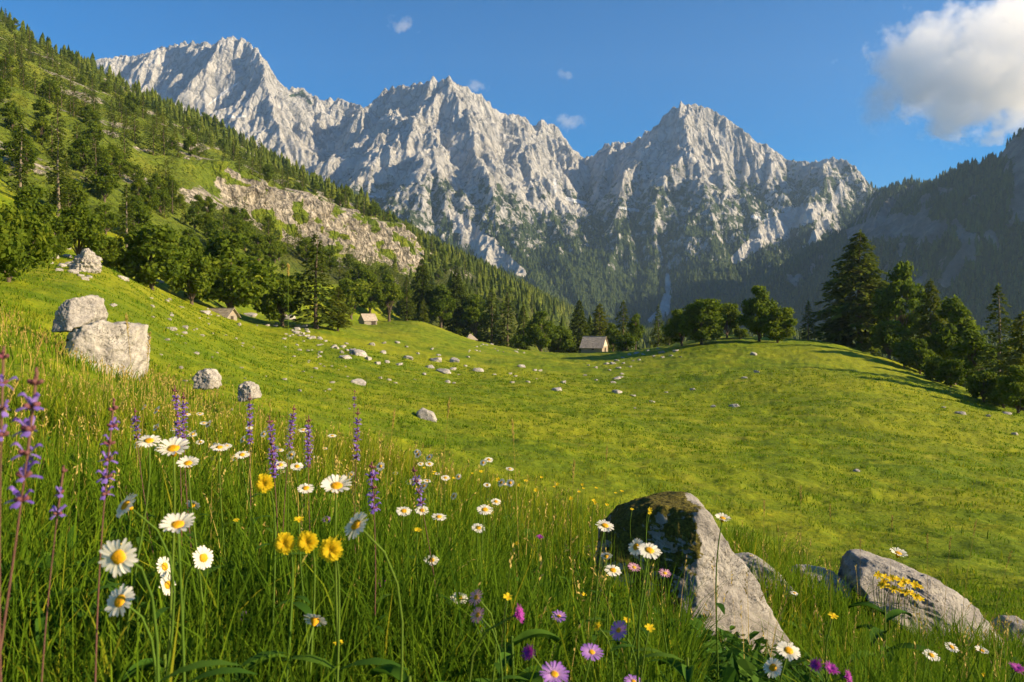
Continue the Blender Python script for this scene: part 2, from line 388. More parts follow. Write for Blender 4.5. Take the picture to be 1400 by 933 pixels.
def erode(X, Y, H, cells, step, amt):
    h = H.copy()
    for i, (cell, amp) in enumerate(cells):
        gx, gy = np.gradient(blur(h, cell*.45/step), step); m = np.hypot(gx, gy)+1e-6
        st = np.minimum(m/.45, 1)
        va, _, _ = gully(X/cell, Y/cell, -gy/m, gx/m, 300+i*7)
        sharp = .40*va+.60*(1-2.4*np.abs(gully((X+311)/cell, (Y-97)/cell, -.5*gy/m, .5*gx/m, 500+i*7)[0]))
        h = h+amp*amt*st*sharp
    return h
CREST = [(60,100,3750),(147,78,3650),(192,75,3600),(219,65,3600),(254,57,3550),(291,59,3500),(312,51,3450),(324,50,3450),(343,60,3450),(360,77,3450),(377,106,3480),(386,120,3500),(408,120,3550),(429,129,3600),(439,139,3600),(449,133,3600),(480,140,3500),(501,146,3400),(515,134,3250),(529,118,3150),(553,118,3080),(577,111,3030),(597,108,3000),(614,109,3000),(638,120,3020),(659,132,3050),(679,149,3100),(688,161,3200),(700,153,3300),(714,159,3350),(724,170,3400),(741,165,3400),(758,171,3400),(772,189,3420),(786,207,3450),(801,218,3500),(820,202,3400),(847,192,3300),(868,194,3250),(885,178,3150),(902,165,3080),(919,146,3020),(940,141,3000),(965,146,3000),(989,159,2980),(1013,177,2950),(1037,195,2930),(1057,204,2900),(1081,221,2900),(1112,221,2850),(1133,216,2800),(1157,219,2780),(1174,233,2760),(1191,255,2750),(1240,290,2700),(1330,330,2650)]
SPURS = [[(343,60,3450),(368,118,3200),(376,170,2980),(396,232,2750)],[(312,51,3450),(290,130,3250),(330,200,2950)],[(254,57,3550),(262,130,3300),(300,210,3000)],[(429,129,3600),(440,180,3250),(455,228,2950)],[(480,140,3500),(492,175,3250),(500,205,3100)],
 [(529,118,3150),(520,160,3000),(500,200,2880)],[(577,111,3030),(560,160,2880),(552,200,2800)],[(597,108,3000),(588,150,2850),(593,192,2650),(602,235,2500),(611,274,2380),(616,290,2330)],[(614,109,3000),(640,165,2850),(650,220,2650),(668,275,2450),(690,330,2300)],[(659,132,3050),(707,192,2880),(727,240,2720),(752,285,2560),(790,345,2350)],
 [(741,165,3400),(735,215,3150),(752,250,2980)],[(772,189,3420),(775,230,3200)],[(847,192,3300),(828,240,3050),(806,275,2850)],[(902,165,3080),(876,220,2850),(852,268,2680),(842,320,2480),(836,385,2280)],[(940,141,3000),(932,200,2800),(908,258,2600),(896,320,2430),(884,385,2230)],[(965,146,3000),(985,212,2780),(988,262,2620),(962,322,2430),(946,388,2230)],
 [(1013,177,2950),(1022,232,2750),(1012,285,2590)],[(1057,204,2900),(1062,255,2680),(1046,305,2520),(1015,352,2380)],[(1133,216,2800),(1124,262,2640),(1092,312,2480),(1062,362,2300)],[(1174,233,2760),(1180,290,2560),(1150,340,2380)]]
def masks_px(X, Y, Z): return PX0+F*X/Y, HY-F*(Z-CZ)/Y
def poly_mask(px, py, line):                           # widening streak along a line of (px, py, half width)
    m = np.zeros(px.shape)
    for (ax, ay, aw), (bx, by, bw) in zip(line[:-1], line[1:]):
        q = (bx-ax)**2+(by-ay)**2; t = np.clip(((px-ax)*(bx-ax)+(py-ay)*(by-ay))/q, 0, 1)
        d = np.hypot(px-ax-t*(bx-ax), py-ay-t*(by-ay)); m = np.maximum(m, 1-np.clip(d/(aw+t*(bw-aw)), 0, 2))
    return np.clip(m, 0, 1)
STEP = 4.5
def mountain_field():
    xs = np.arange(-2350, 1750, STEP); ys = np.arange(1750, 3950, STEP)
    X, Y = np.meshgrid(xs, ys, indexing='ij')
    wx = 30*fbm2(X/300, Y/300, 3, 41)+9*fbm2(X/80, Y/80, 3, 44); wy = 30*fbm2(X/300+7, Y/300, 3, 42)+9*fbm2(X/80+5, Y/80, 3, 45)
    H = np.maximum(seg_height(X+wx, Y+wy, [CREST], 1.25, 420, .62), seg_height(X+wx, Y+wy, SPURS, 1.15, 150, .85))
    H = np.maximum(H, -45+20*fbm2(X/300, Y/300, 3, 48))
    up = smooth(-40, 160, H)
    H = H+up*(26*fbm2(X/220, Y/220, 3, 50))
    H = erode(X, Y, H, [(260, 44), (130, 30), (66, 17), (36, 9.5), (20, 5.)], STEP, .35+.65*up)
    H = H+up*(5*ridged2(X/70, Y/70, 4, 52)+5.5*ridged2((X+.3*Y)/26, (Y-.2*X)/30, 3, 57)+2.6*np.sin((H+.35*X+14*fbm2(X/150, Y/150, 2, 55))/13.))
    # bring every stretch of the skyline to its height
    px = PX0+F*X/Y; b = np.clip(((px+150)/2).astype(int), 0, 899); el = (H-CZ)/Y
    mx = np.full(900, -1.); np.maximum.at(mx, b.ravel(), el.ravel())
    c = np.array(CREST, float); tgt = (HY-np.interp(np.arange(900)*2-150, c[:,0], c[:,1]))/F
    ratio = np.clip(tgt/np.maximum(mx, .02), .7, 1.3); kk = np.hanning(17); kk /= kk.sum(); ratio = np.convolve(np.pad(ratio, 8, mode='edge'), kk, 'valid')
    rr = np.interp((px+150)/2-.5, np.arange(900), ratio)
    H = np.where(H > 0, CZ+(H-CZ)*rr, H)
    return X, Y, H
MX, MY, MH = mountain_field()
n = NT('limestone_mountain')
rk = n.ramp(n.noise(.012, 9, .68), [(.28, (.26,.26,.258)), (.44, (.47,.465,.455)), (.62, (.66,.65,.635))])
rk = n.mix(n.math('MULTIPLY', n.step(n.noise(.06, 6, .7, dist=1.5), .56, .68), .5), rk, (.20,.195,.19))
vr = n.new('TexVoronoi', feature='DISTANCE_TO_EDGE'); vr.inputs['Scale'].default_value = .022; va_ = n.new('VectorMath', operation='MULTIPLY_ADD'); nq = n.new('TexNoise'); nq.inputs['Scale'].default_value = .02; nq.inputs['Detail'].default_value = 6; n.l.new(n.pos(), nq.inputs['Vector']); n.l.new(nq.outputs['Color'], va_.inputs[0]); va_.inputs[1].default_value = (70, 70, 70); n.l.new(n.pos(), va_.inputs[2]); mp = n.new('Mapping'); mp.inputs['Scale'].default_value = (1, 1, .35); n.l.new(va_.outputs[0], mp.inputs[0]); n.l.new(mp.outputs[0], vr.inputs['Vector'])
fis = n.math('SUBTRACT', 1.0, n.step(vr.outputs['Distance'], .0, .09)); rk = n.mix(n.math('MULTIPLY', fis, .6), rk, (.15,.15,.15))
rk = n.mix(n.math('MULTIPLY', n.step(n.noise(.004, 5, .6), .52, .66), .30), rk, (.42,.38,.32))
veg = n.step(n.math('ADD', n.attr('veg'), n.math('MULTIPLY', n.math('SUBTRACT', n.noise(.03, 8, .75), .5), 1.3)), .50, .58)
gc = n.ramp(n.noise(.05, 5, .7), [(.3, (.020,.040,.014)), (.6, (.055,.085,.022))])
c = n.mix(veg, rk, gc)
scr = n.step(n.math('ADD', n.attr('scree'), n.math('MULTIPLY', n.math('SUBTRACT', n.noise(.02, 6, .7), .5), .9)), .35, .5)
c = n.mix(scr, c, n.ramp(n.noise(.08, 5, .6), [(.3, (.52,.51,.49)), (.7, (.68,.665,.64))]))
sn = n.step(n.math('ADD', n.attr('snow'), n.math('MULTIPLY', n.math('SUBTRACT', n.noise(.03, 4, .6), .5), .8)), .45, .55)
n.col(n.mix(sn, c, (.80,.82,.86))); b1 = n.bump(n.noise(.03, 10, .74, dist=.6), 1., 26.); b2 = n.bump(n.noise(.14, 6, .72), .9, 6., b1); n.bump(n.step(vr.outputs['Distance'], .0, .2), .7, 9., b2); M['rock_mtn'] = n.m
def build_mountains():
    global VEG
    gx, gy = np.gradient(MH, STEP); slope = np.hypot(gx, gy)
    px, py = masks_px(MX, MY, MH)
    line = np.interp(px, [150, 480, 560, 640, 700, 800, 900, 1000, 1100, 1200], [300, 262, 272, 268, 280, 276, 262, 268, 248, 236])   # tree line
    nz = fbm2(MX/110, MY/110, 4, 81)*34+fbm2(MX/30, MY/30, 3, 83)*16
    VEG = smooth(-16, 30, py-line-10+nz*1.35-np.maximum(slope-.85, 0)*75)
    sprinkle = .56*smooth(-95, 10, py-line+nz*.8)
    scree = np.maximum.reduce([poly_mask(px, py, [(614,290,7),(640,315,16),(668,345,26),(715,374,8)]), poly_mask(px, py, [(470,225,10),(520,218,16),(585,208,10)]), poly_mask(px, py, [(912,376,4),(914,395,8),(908,425,12),(890,440,8)]),
        poly_mask(px, py, [(755,250,7),(768,280,14),(790,288,8)]), poly_mask(px, py, [(1005,355,10),(1060,310,24),(1120,285,12)]), poly_mask(px, py, [(1152,250,4),(1130,300,10),(1105,340,9)]), poly_mask(px, py, [(690,220,3),(720,275,5),(748,288,8)])])
    VEG = VEG*(1-smooth(.25, .6, scree))
    snow = np.maximum.reduce([poly_mask(px, py, l) for l in ([(283,145,2),(305,128,4),(326,113,2)], [(312,160,3),(336,159,3)], [(758,245,3),(760,262,4)], [(775,272,5),(800,278,4)], [(500,268,2),(524,270,3)], [(1028,296,4),(1044,300,6)], [(846,284,3),(872,288,4)], [(825,235,2),(838,226,3)])])
    grass = poly_mask(px, py, [(395,132,4),(412,128,12),(425,142,6)])*.75
    v = np.maximum(np.maximum(VEG, grass), sprinkle)*(1-scree*.8)
    keep = (px > -60) & (px < 1480)
    idx = np.arange(MX.size).reshape(MX.shape); k = keep[:-1,:-1] & keep[1:,1:] & keep[1:,:-1] & keep[:-1,1:]
    q = np.stack([idx[:-1,:-1], idx[1:,:-1], idx[1:,1:], idx[:-1,1:]], -1)[k]
    used, inv = np.unique(q, return_inverse=True)
    V = np.stack([MX, MY, MH], -1).reshape(-1, 3)[used]
    return mesh_np('mountains', V, [inv.reshape(-1, 4)], M['rock_mtn'], None, {'veg': v.ravel()[used], 'scree': scree.ravel()[used], 'snow': snow.ravel()[used]}, False)
tag(obj('mountains', build_mountains()), kind='structure')

n = NT('ridge_ground'); rk = n.ramp(n.noise(.02, 9, .68), [(.3, (.09,.085,.08)), (.5, (.19,.175,.155)), (.66, (.33,.30,.26))]); veg = n.step(n.math('ADD', n.attr('veg'), n.math('MULTIPLY', n.math('SUBTRACT', n.noise(.05, 8, .75), .5), 1.4)), .45, .55)
n.col(n.mix(veg, rk, n.ramp(n.noise(.05, 5, .7), [(.3, (.020,.038,.014)), (.6, (.05,.08,.02))]))); b1 = n.bump(n.noise(.04, 9, .72), 1, 16.); n.bump(n.noise(.2, 5, .7), .7, 3., b1); M['ridge_rock'] = n.m
WCREST = [(1140,330,2300),(1194,257,2050),(1222,249,1980),(1239,240,1950),(1263,245,1900),(1273,245,1870),(1283,237,1830),(1314,223,1760),(1342,216,1700),(1362,209,1660),(1369,202,1620),(1383,182,1560),(1397,170,1520),(1450,110,1450),(1550,60,1350),(1750,50,1200),(2100,60,1050)]
WSPUR = [[(1194,257,2050),(1150,305,2020),(1095,350,1950),(1030,395,1850),(980,430,1750)],[(1263,245,1900),(1262,266,1740),(1283,266,1620),(1308,280,1530),(1335,306,1450),(1352,350,1330),(1380,420,1150)],[(1239,240,1950),(1200,300,1850),(1150,370,1700)],[(1397,170,1520),(1370,250,1420),(1385,310,1300)],[(1450,110,1450),(1440,230,1280),(1440,330,1150)]]
WST = 4.5
def ridge_field():
    X, Y = np.meshgrid(np.arange(300, 1500, WST), np.arange(850, 2350, WST), indexing='ij')
    wx = 22*fbm2(X/220, Y/220, 3, 141); wy = 22*fbm2(X/220+7, Y/220, 3, 142)
    H = np.maximum(seg_height(X+wx, Y+wy, [WCREST], .95, 500, .6), seg_height(X+wx, Y+wy, WSPUR, .95, 200, .7))
    H = np.maximum(H, -45+12*fbm2(X/200, Y/200, 3, 148)); up = smooth(-40, 100, H)
    H = erode(X, Y, H, [(170, 22), (85, 14), (40, 8), (22, 4)], WST, .3+.7*up)
    H = H+up*3*ridged2(X/50, Y/50, 4, 152)
    px = PX0+F*X/Y; b = np.clip(((px-1100)/3).astype(int), 0, 133); mx = np.full(134, -1.); np.maximum.at(mx, b.ravel(), ((H-CZ)/Y).ravel())
    c = np.array(WCREST, float); tgt = (HY-np.interp(np.arange(134)*3+1100, c[:,0], c[:,1])-7)/F
    ratio = np.clip(tgt/np.maximum(mx, .02), .5, 1.25); ratio[:32] = np.maximum(ratio[:32], .8); kk = np.hanning(7); kk /= kk.sum(); ratio = np.convolve(np.pad(ratio, 3, mode='edge'), kk, 'valid')
    return X, Y, np.where(H > 0, CZ+(H-CZ)*np.interp((px-1100)/3-.5, np.arange(134), ratio), H)
WX, WY, WH = ridge_field()
def build_ridge():
    global WVEG
    gx, gy = np.gradient(WH, WST); slope = np.hypot(gx, gy); px, py = masks_px(WX, WY, WH)
    cl = np.maximum.reduce([poly_mask(px, py, [(1306,303,7),(1318,325,13),(1334,325,9)]), poly_mask(px, py, [(1165,320,20),(1230,310,34),(1285,315,24)])*.8, poly_mask(px, py, [(1375,215,10),(1400,200,26),(1400,290,30)])*.8, poly_mask(px, py, [(1283,257,4),(1300,265,5)])])
    WVEG = np.clip(1-smooth(1.3, 1.9, slope+.25*fbm2(WX/60, WY/60, 3, 160))-cl*1.3, 0, 1)
    sc = poly_mask(px, py, [(1180,280,3),(1120,330,9),(1085,360,7)])*.0
    v = np.stack([WX, WY, WH], -1).reshape(-1, 3)
    return mesh_np('wooded_ridge', v, [grid_faces(*WX.shape)], M['ridge_rock'], None, {'veg': WVEG.ravel(), 'scree': sc.ravel(), 'snow': sc.ravel()}, False)
tag(obj('wooded_ridge', build_ridge()), kind='structure')
# ---------------------------------------------------------------- trees
def spray_quads(P, D, L, W, g):
    """diamond sprays: base P, direction D, length L, half width W"""
    rnd = g.normal(size=P.shape)*.55; up = np.array([0, 0, 1.])+rnd
    S = np.cross(D, up); S /= np.linalg.norm(S, axis=1, keepdims=True)+1e-9
    m = P+D*L[:,None]*.5
    v = np.stack([P, m+S*W[:,None], P+D*L[:,None], m-S*W[:,None]], 1).reshape(-1, 3)
    return v, np.arange(len(v)).reshape(-1, 4)
def conifer_arrays(g, h, Rm, nwh, nb, ns, bare=.06, power=.75, droop=.28, up=.10, leaf=1.0, ragged=.25, lean=0):
    t = np.repeat(bare+(1-bare)*((np.arange(nwh)+.5)/nwh)**1.0, nb); t = np.clip(t+g.normal(0, .35/nwh, len(t)), bare, .985)
    shape = np.clip((1-t)**power, .02, 1)*np.clip((t-bare+.10)/.16, .45, 1)
    L = Rm*shape*np.clip(1+g.normal(0, ragged, len(t)), .45, 1.4)+.12
    az = g.uniform(0, 2*PI, len(t))
    sector = 1+.16*np.sin(az*2+g.uniform(0, 6))+.12*np.sin(az*3+g.uniform(0, 6)+6*t); L = L*sector
    u = g.uniform(.12, 1, (len(t), ns))**.7
    a = az[:,None]+0*u; Lb = L[:,None]
    side = g.choice([-1, 1], u.shape)*g.uniform(.2, 1.0, u.shape)*(1.05-.55*u)
    r = Lb*u; off = g.normal(0, .10, u.shape)*Lb*.6
    x = r*np.cos(a)-off*np.sin(a); y = r*np.sin(a)+off*np.cos(a)
    z = t[:,None]*h+Lb*(up*2*u-(droop+up)*u*u)+g.normal(0, .06, u.shape)*(.3+.2*Lb)
    da = a+side; el = g.normal(-.22, .28, u.shape)
    D = np.stack([np.cos(da)*np.cos(el), np.sin(da)*np.cos(el), np.sin(el)], -1).reshape(-1, 3)
    ll = (.16*Lb+.30)*g.uniform(.7, 1.3, u.shape)*leaf*np.clip(1.1-.3*u, .5, 2)
    v, f = spray_quads(np.stack([x, y, z], -1).reshape(-1, 3), D, ll.ravel(), (ll*g.uniform(.22, .36, u.shape)).ravel(), g)
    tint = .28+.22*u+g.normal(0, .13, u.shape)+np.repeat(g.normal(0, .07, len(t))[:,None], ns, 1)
    # leader
    k = 8; zz = np.linspace(.93, 1.0, k)*h; D2 = np.stack([g.normal(0, .5, k), g.normal(0, .5, k), np.ones(k)], 1); D2 /= np.linalg.norm(D2, axis=1)[:,None]
    v2, f2 = spray_quads(np.stack([0*zz, 0*zz, zz], 1), D2, np.full(k, .055*h*leaf*.6), np.full(k, .012*h), g)
    return np.concatenate([v, v2]), np.concatenate([f, f2+len(v)]), np.repeat(np.concatenate([tint.ravel(), np.full(k, .5)]), 4)
def trunk_mesh(g, h, r, mat, limbs=(), top=.97):
    mb = MB(); zz = np.linspace(-.35, h*top, 9); w = np.stack([.012*h*np.sin(zz/h*4+g.uniform(0, 6))*np.clip(zz/h, 0, 1), .010*h*np.sin(zz/h*3+g.uniform(0, 6))*np.clip(zz/h, 0, 1), zz], 1)
    mb.tube(w, r*np.clip(1.12-zz/h, .08, 1.5)+r*.5*np.exp(-np.maximum(zz, 0)/.35), 8)
    for (z0, end, rr) in limbs:
        p0 = np.array([np.interp(z0, zz, w[:,0]), np.interp(z0, zz, w[:,1]), z0]); end = np.asarray(end)
        q = np.linspace(0, 1, 5)[:,None]; m = p0+(end-p0)*q; m[:,2] += np.sin(q[:,0]*PI)*.08*np.linalg.norm(end-p0)
        mb.tube(m, rr*(1.1-q[:,0]), 5)
    return mb.mesh('trunk', M[mat], True)
def make_conifer(seed, h=18., Rm=3.6, nwh=26, nb=8, ns=12, mat='needle', bark='bark', **kw):
    g = np.random.default_rng(seed); v, f, c = conifer_arrays(g, h, Rm, nwh, nb, ns, **kw)
    limbs = [(z, (Rm*.5*cos(a)*(1-z/h), Rm*.5*sin(a)*(1-z/h), z+.2), .05) for z, a in zip(g.uniform(.1, .8, 10)*h, g.uniform(0, 6.28, 10))]
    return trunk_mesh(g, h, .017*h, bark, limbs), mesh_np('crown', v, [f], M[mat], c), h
def make_broadleaf(seed, h=11., Rm=4.2, nl=34, per=170, base=.18, mat='leaf', bark='bark', size=.34, flat=1.0, egg=.6):
    g = np.random.default_rng(seed); cz = h*(base+(1-base)*.5); hz = h*(1-base)*.5
    d = g.normal(size=(nl, 3)); d /= np.linalg.norm(d, axis=1)[:,None]
    rad = g.uniform(.45, .84, nl)[:,None]
    shrink = np.where(d[:,2:3] > 0, 1-egg*.45*np.abs(d[:,2:3])**1.5, 1-.48*np.minimum(d[:,2:3], 0))
    ctr = d*rad*np.array([Rm, Rm, hz])*np.concatenate([shrink, shrink, np.ones((nl, 1))], 1)+[0, 0, cz]
    lr = Rm*g.uniform(.20, .36, nl)
    n = nl*per; k = np.repeat(np.arange(nl), per)
    q = g.normal(size=(n, 3)); q /= np.linalg.norm(q, axis=1)[:,None]
    rr = lr[k]*g.uniform(0, 1, n)**.36*np.clip(1+g.normal(0, .16, n), .5, 1.5)
    p = ctr[k]+q*rr[:,None]*np.array([1.12, 1.12, .82*flat])
    nrm = q+g.normal(size=(n, 3))*.7+[0, 0, .35]; nrm /= np.linalg.norm(nrm, axis=1)[:,None]
    a = np.cross(nrm, g.normal(size=(n, 3))); a /= np.linalg.norm(a, axis=1)[:,None]; b = np.cross(nrm, a)
    s = size*g.uniform(.6, 1.4, n)[:,None]
    v = np.stack([p-a*s, p+b*s*.55-nrm*s*.12, p+a*s, p-b*s*.55-nrm*s*.12], 1).reshape(-1, 3)
    tint = np.repeat(.46+g.normal(0, .14, n)+g.normal(0, .08, nl)[k], 4)
    limbs = [(h*base*g.uniform(.7, 1.7), c*[.8, .8, .93]+[0, 0, 0], .022*h*g.uniform(.25, .5)) for c in ctr[::2]]
    return trunk_mesh(g, h, .022*h, bark, limbs, .72), mesh_np('crown', v, [np.arange(len(v)).reshape(-1, 4)], M[mat], tint), h
PROTO = {
 'spruce': [make_conifer(s, 18, 3.5, 30, 9, 13) for s in (11, 12, 13)],
 'wide': [make_conifer(s, 24, 6.8, 44, 13, 30, bare=.02, power=.62, droop=.36, up=.16, mat=m, leaf=.85, ragged=.3) for s, m in ((21, 'needle'), (22, 'larch'))],
 'larch': [make_conifer(s, 18, 4.6, 30, 10, 24, bare=.10, power=.6, droop=.30, up=.18, mat='larch', leaf=.95, ragged=.35) for s in (31, 32)],
 'thin': [make_conifer(s, 18, 2.5, 30, 7, 11, bare=.16, power=.7, droop=.4, mat='needle', bark='palebark', ragged=.42) for s in (36, 37)],
 'broad': [make_broadleaf(s, base=.05, nl=40) for s in (41, 42, 43)],
 'tall': [make_broadleaf(s, 16, 4.2, 46, 150, .12, size=.36, egg=.9) for s in (51, 52)],
 'shrub': [make_broadleaf(s, 4, 2.4, 26, 150, .02, size=.17, egg=.5) for s in (61, 62)],
 'hillspruce': [make_conifer(s, 14, 2.8, 20, 7, 7, bare=.04, leaf=1.25, mat=m) for s, m in ((71, 'needle'), (72, 'needle'), (73, 'larch'), (74, 'needle'))],
 'hillbroad': [make_broadleaf(s, 11, 3.8, 30, 130, .06, size=.33) for s in (81, 82)],
}
tree_n = [0]
def tree(kind, var, loc, h, label, group=None, wide=1.0, name=None, cat='tree'):
    tm, cm, h0 = PROTO[kind][var % len(PROTO[kind])]; k = h/h0; tree_n[0] += 1
    nm = name or {'broad': 'broadleaf_tree', 'tall': 'broadleaf_tree', 'shrub': 'shrub', 'larch': 'larch_tree', 'hillbroad': 'broadleaf_tree'}.get(kind, 'spruce_tree')
    t = thing(nm, label, cat, loc, (tree_n[0]*2.399) % 6.28, group, (k*wide, k*wide, k))
    obj('trunk', tm, t); obj('crown', cm, t); return t
def tree_at(kind, var, px, d, top, label, group=None, wide=1.0, sink=.15, **kw):
    x = (px-PX0)/F*d; z = g1(x, d); h = CZ+(HY-top)/F*d-z
    return tree(kind, var, (x, d, z-sink), h+sink, label, group, wide, **kw)
GR = 'trees at the right edge of the pasture'; GH = 'trees on the grassy knoll'; GM = 'trees along the far edge of the pasture'; GL = 'trees at the foot of the left slope'
for a in [
 ('wide', 0, 1175, 158, 317, 'tallest and widest dark conifer, a dense pyramid at the right side of the pasture', GR, 1.22),
 ('tall', 1, 1231, 146, 352, 'pointed light conifer directly right of the tallest pyramid shaped conifer', GR, .85),
 ('wide', 1, 1272, 128, 383, 'broad light green conifer, second to the right of the tallest conifer', GR, .72),
 ('tall', 0, 1303, 119, 397, 'tall yellow green leafy tree sloping down to the right of the broad light conifer', GR, .95),
 ('thin', 0, 1365, 98, 391, 'slender conifer with thin ragged branches and visible trunk near the right edge', GR, 1.15),
 ('tall', 1, 1332, 108, 447, 'low rounded leafy tree left of the slender ragged conifer', GR, 1.25),
 ('larch', 1, 1398, 91, 428, 'conifer cut off by the right edge of the picture', GR, 1.0),
 ('spruce', 1, 1105, 156, 412, 'small lone bluish spruce just left of the tallest conifer', GR, 1.0),
 ('broad', 1, 1216, 130, 430, 'low leafy tree filling the gap under the pointed light conifer', GR, 1.0),
 ('broad', 2, 1258, 116, 462, 'low dark leafy tree under the broad light conifer', GR, 1.1),
 ('broad', 0, 1300, 102, 486, 'dark low tree on the bank below the yellow green leafy tree', GR, 1.1),
 ('broad', 1, 1345, 90, 500, 'low dark tree at the foot of the slender ragged conifer', GR, 1.1),
 ('broad', 2, 1392, 84, 498, 'lowest dark tree on the bank at the right edge', GR, 1.1),
 ('broad', 1, 1236, 122, 462, 'low leafy tree at the pasture rim between the tallest conifer and the broad one', GR, 1.2),
 ('broad', 0, 1282, 108, 484, 'low rim tree just left of the dark low tree on the bank', GR, 1.2),
 ('broad', 2, 1372, 88, 512, 'small round tree at the rim in front of the lowest dark trees', GR, 1.2),
 ('spruce', 2, 1148, 162, 400, 'narrow spruce half hidden behind the left side of the tallest conifer', GR, 1.0),
 ('spruce', 0, 1325, 131, 430, 'spruce standing behind the low rounded leafy tree on the right', GR, 1.0),
 ('broad', 0, 959, 143, 400, 'round dark green tree on top of the small grassy hump', GH, 1.15),
 ('broad', 1, 994, 152, 407, 'smaller paler round tree between the two groups on the knoll', GH, .95),
 ('broad', 2, 1038, 143, 389, 'tallest light green leafy tree on the knoll', GH, .92),
 ('broad', 0, 1063, 140, 413, 'darker leafy tree touching the right side of the tallest knoll tree', GH, 1.1),
 ('broad', 1, 932, 149, 415, 'dark leafy tree at the left end of the knoll', GH, 1.0),
 ('shrub', 0, 1012, 150, 447, 'small pale bush between the two knoll tree groups', GH, 1.0),
 ('shrub', 1, 856, 172, 456, 'bright green bush right beside the shingled hut', GM, 1.05),
 ('tall', 0, 869, 192, 425, 'thin trunked yellow green tree behind the bush by the hut', GM, .8),
 ('spruce', 0, 852, 202, 412, 'pointed dark spruce behind and right of the hut', GM, 1.1),
 ('spruce', 1, 900, 205, 418, 'slim spruce midway between the hut and the knoll', GM, 1.0),
 ('larch', 0, 915, 200, 436, 'low yellowish tree right of the slim spruce', GM, 1.1),
 ('wide', 0, 792, 216, 410, 'dark spruce rising behind the left end of the hut roof', GM, .85),
 ('larch', 1, 820, 222, 416, 'light conifer rising straight above the hut roof', GM, 1.15),
 ('tall', 1, 838, 214, 440, 'yellow green leafy tree behind the right end of the hut', GM, 1.0),
 ('broad', 2, 740, 205, 424, 'dark rounded tree left of the hut at the pasture edge', GM, 1.0),
 ('spruce', 2, 716, 222, 418, 'spruce behind the small pale bush at the pasture edge', GM, 1.2),
 ('shrub', 0, 711, 203, 456, 'small pale bush at the pasture edge left of the dark rounded tree', GM, 1.0),
 ('broad', 0, 766, 212, 440, 'low tree between the dark rounded tree and the hut', GM, 1.2),
 ('spruce', 0, 694, 232, 405, 'spruce left of the small pale bush, standing in the forest corner', GM, 1.2),
 ('spruce', 1, 672, 236, 396, 'spruce rising right of the smallest hut', GM, 1.2),
 ('wide', 0, 624, 238, 368, 'tall dense dark conifer above the smallest hut', GM, .8),
 ('wide', 0, 577, 232, 354, 'tallest dark conifer at the upper edge of the pasture', GM, .72),
 ('tall', 0, 603, 230, 385, 'leafy tree between the two tall dark conifers', GM, 1.1),
 ('tall', 1, 650, 236, 400, 'dark leafy tree directly behind the smallest hut', GM, 1.1),
 ('spruce', 2, 556, 226, 378, 'spruce left of the tallest dark conifer at the pasture edge', GM, 1.1),
 ('larch', 0, 579, 214, 410, 'small light sapling in front of the tall dark conifers', GM, .8),
 ('tall', 1, 532, 215, 372, 'leafy tree at the forest edge above the gabled hut', GM, 1.1),
 ('tall', 0, 506, 212, 366, 'leafy tree straight above the gabled hut', GM, 1.1),
 ('broad', 1, 480, 196, 372, 'rounded tree left above the gabled hut', GM, 1.1),
 ('broad', 0, 207, 92, 297, 'large leafy tree with a visible trunk foot on the left slope', GL, 1.15),
 ('broad', 2, 315, 112, 316, 'broad dark leafy tree standing behind the low grey hut', GL, 1.25),
 ('spruce', 0, 432, 122, 320, 'lone dark spruce with drooping branches at the pasture corner', GL, 1.25),
 ('larch', 1, 462, 126, 392, 'short conifer touching the right side of the lone dark spruce', GL, 1.2),
 ('broad', 1, 386, 122, 362, 'low leafy tree between the broad dark tree and the lone spruce', GL, 1.1),
 ('broad', 1, 108, 82, 270, 'pale leafy tree above the pile of broken rocks', GL, 1.0),
 ('broad', 0, 150, 90, 318, 'low leafy tree right of the pile of broken rocks', GL, 1.1),
 ('broad', 2, 262, 104, 322, 'leafy tree between the two large leafy trees on the left slope', GL, .9),
 ('shrub', 0, 12, 42, 272, 'big leafy bush at the left edge of the picture', GL, .75),
 ('shrub', 1, -14, 34, 300, 'bush cut off by the left edge, below the big leafy bush', GL, .8),
 ('thin', 1, 28, 118, 168, 'thin bare trunked pine standing high at the left edge', GL, 1.2),
 ('thin', 0, 80, 132, 182, 'thin pine with a pale trunk on the upper left slope', GL, 1.2),
 ('thin', 1, 173, 128, 252, 'dying pine with a pale bare trunk above the large leafy tree', GL, 1.1),
]: tree_at(*a)

# forest of the left hillside: countable trees first, the remote rest as one mass
g = np.random.default_rng(99)
cand = []
l = 70.
while l < 2500:
    cell = 4.7+l*.0044
    ss = np.arange(4, 400, cell)
    s_ = ss+toe(l)+g.uniform(-.5, .5, len(ss))*cell; l_ = l+g.uniform(-.5, .5, len(ss))*cell
    cand.append(np.stack([s_, l_], 1)); l += cell
cand = np.concatenate(cand); s_, l_ = cand.T; x_, y_ = xy(s_, l_); keep = y_ > 50; s_, l_, x_, y_ = s_[keep], l_[keep], x_[keep], y_[keep]
z_ = G(x_, y_); px_, py_ = PX0+F*x_/y_, HY-F*(z_-CZ)/y_
d_ = s_-cliff_s(l_)
p_ = np.full(len(s_), .82)
open_ = fbm2(s_/42, l_/85, 3, 201)+.5*fbm2(s_/14, l_/22, 2, 204)
p_ = np.where((px_ < 460) & (s_ > cliff_s(l_)+4), np.clip(.50-1.0*open_, .06, .85), p_)
p_ = np.where((l_ < 300) & (s_ < 150), np.clip(.36-.75*open_, .05, .7), p_)
p_ *= 1-cliff_mask(l_)*((d_ > -16) & (d_ < 13))*.975
p_ = np.where((y_ < 215) & (s_-toe(l_) < 14), .0, p_)
p_ = np.where((l_ < 150) & (s_-toe(l_) < 30), p_*.3, p_)
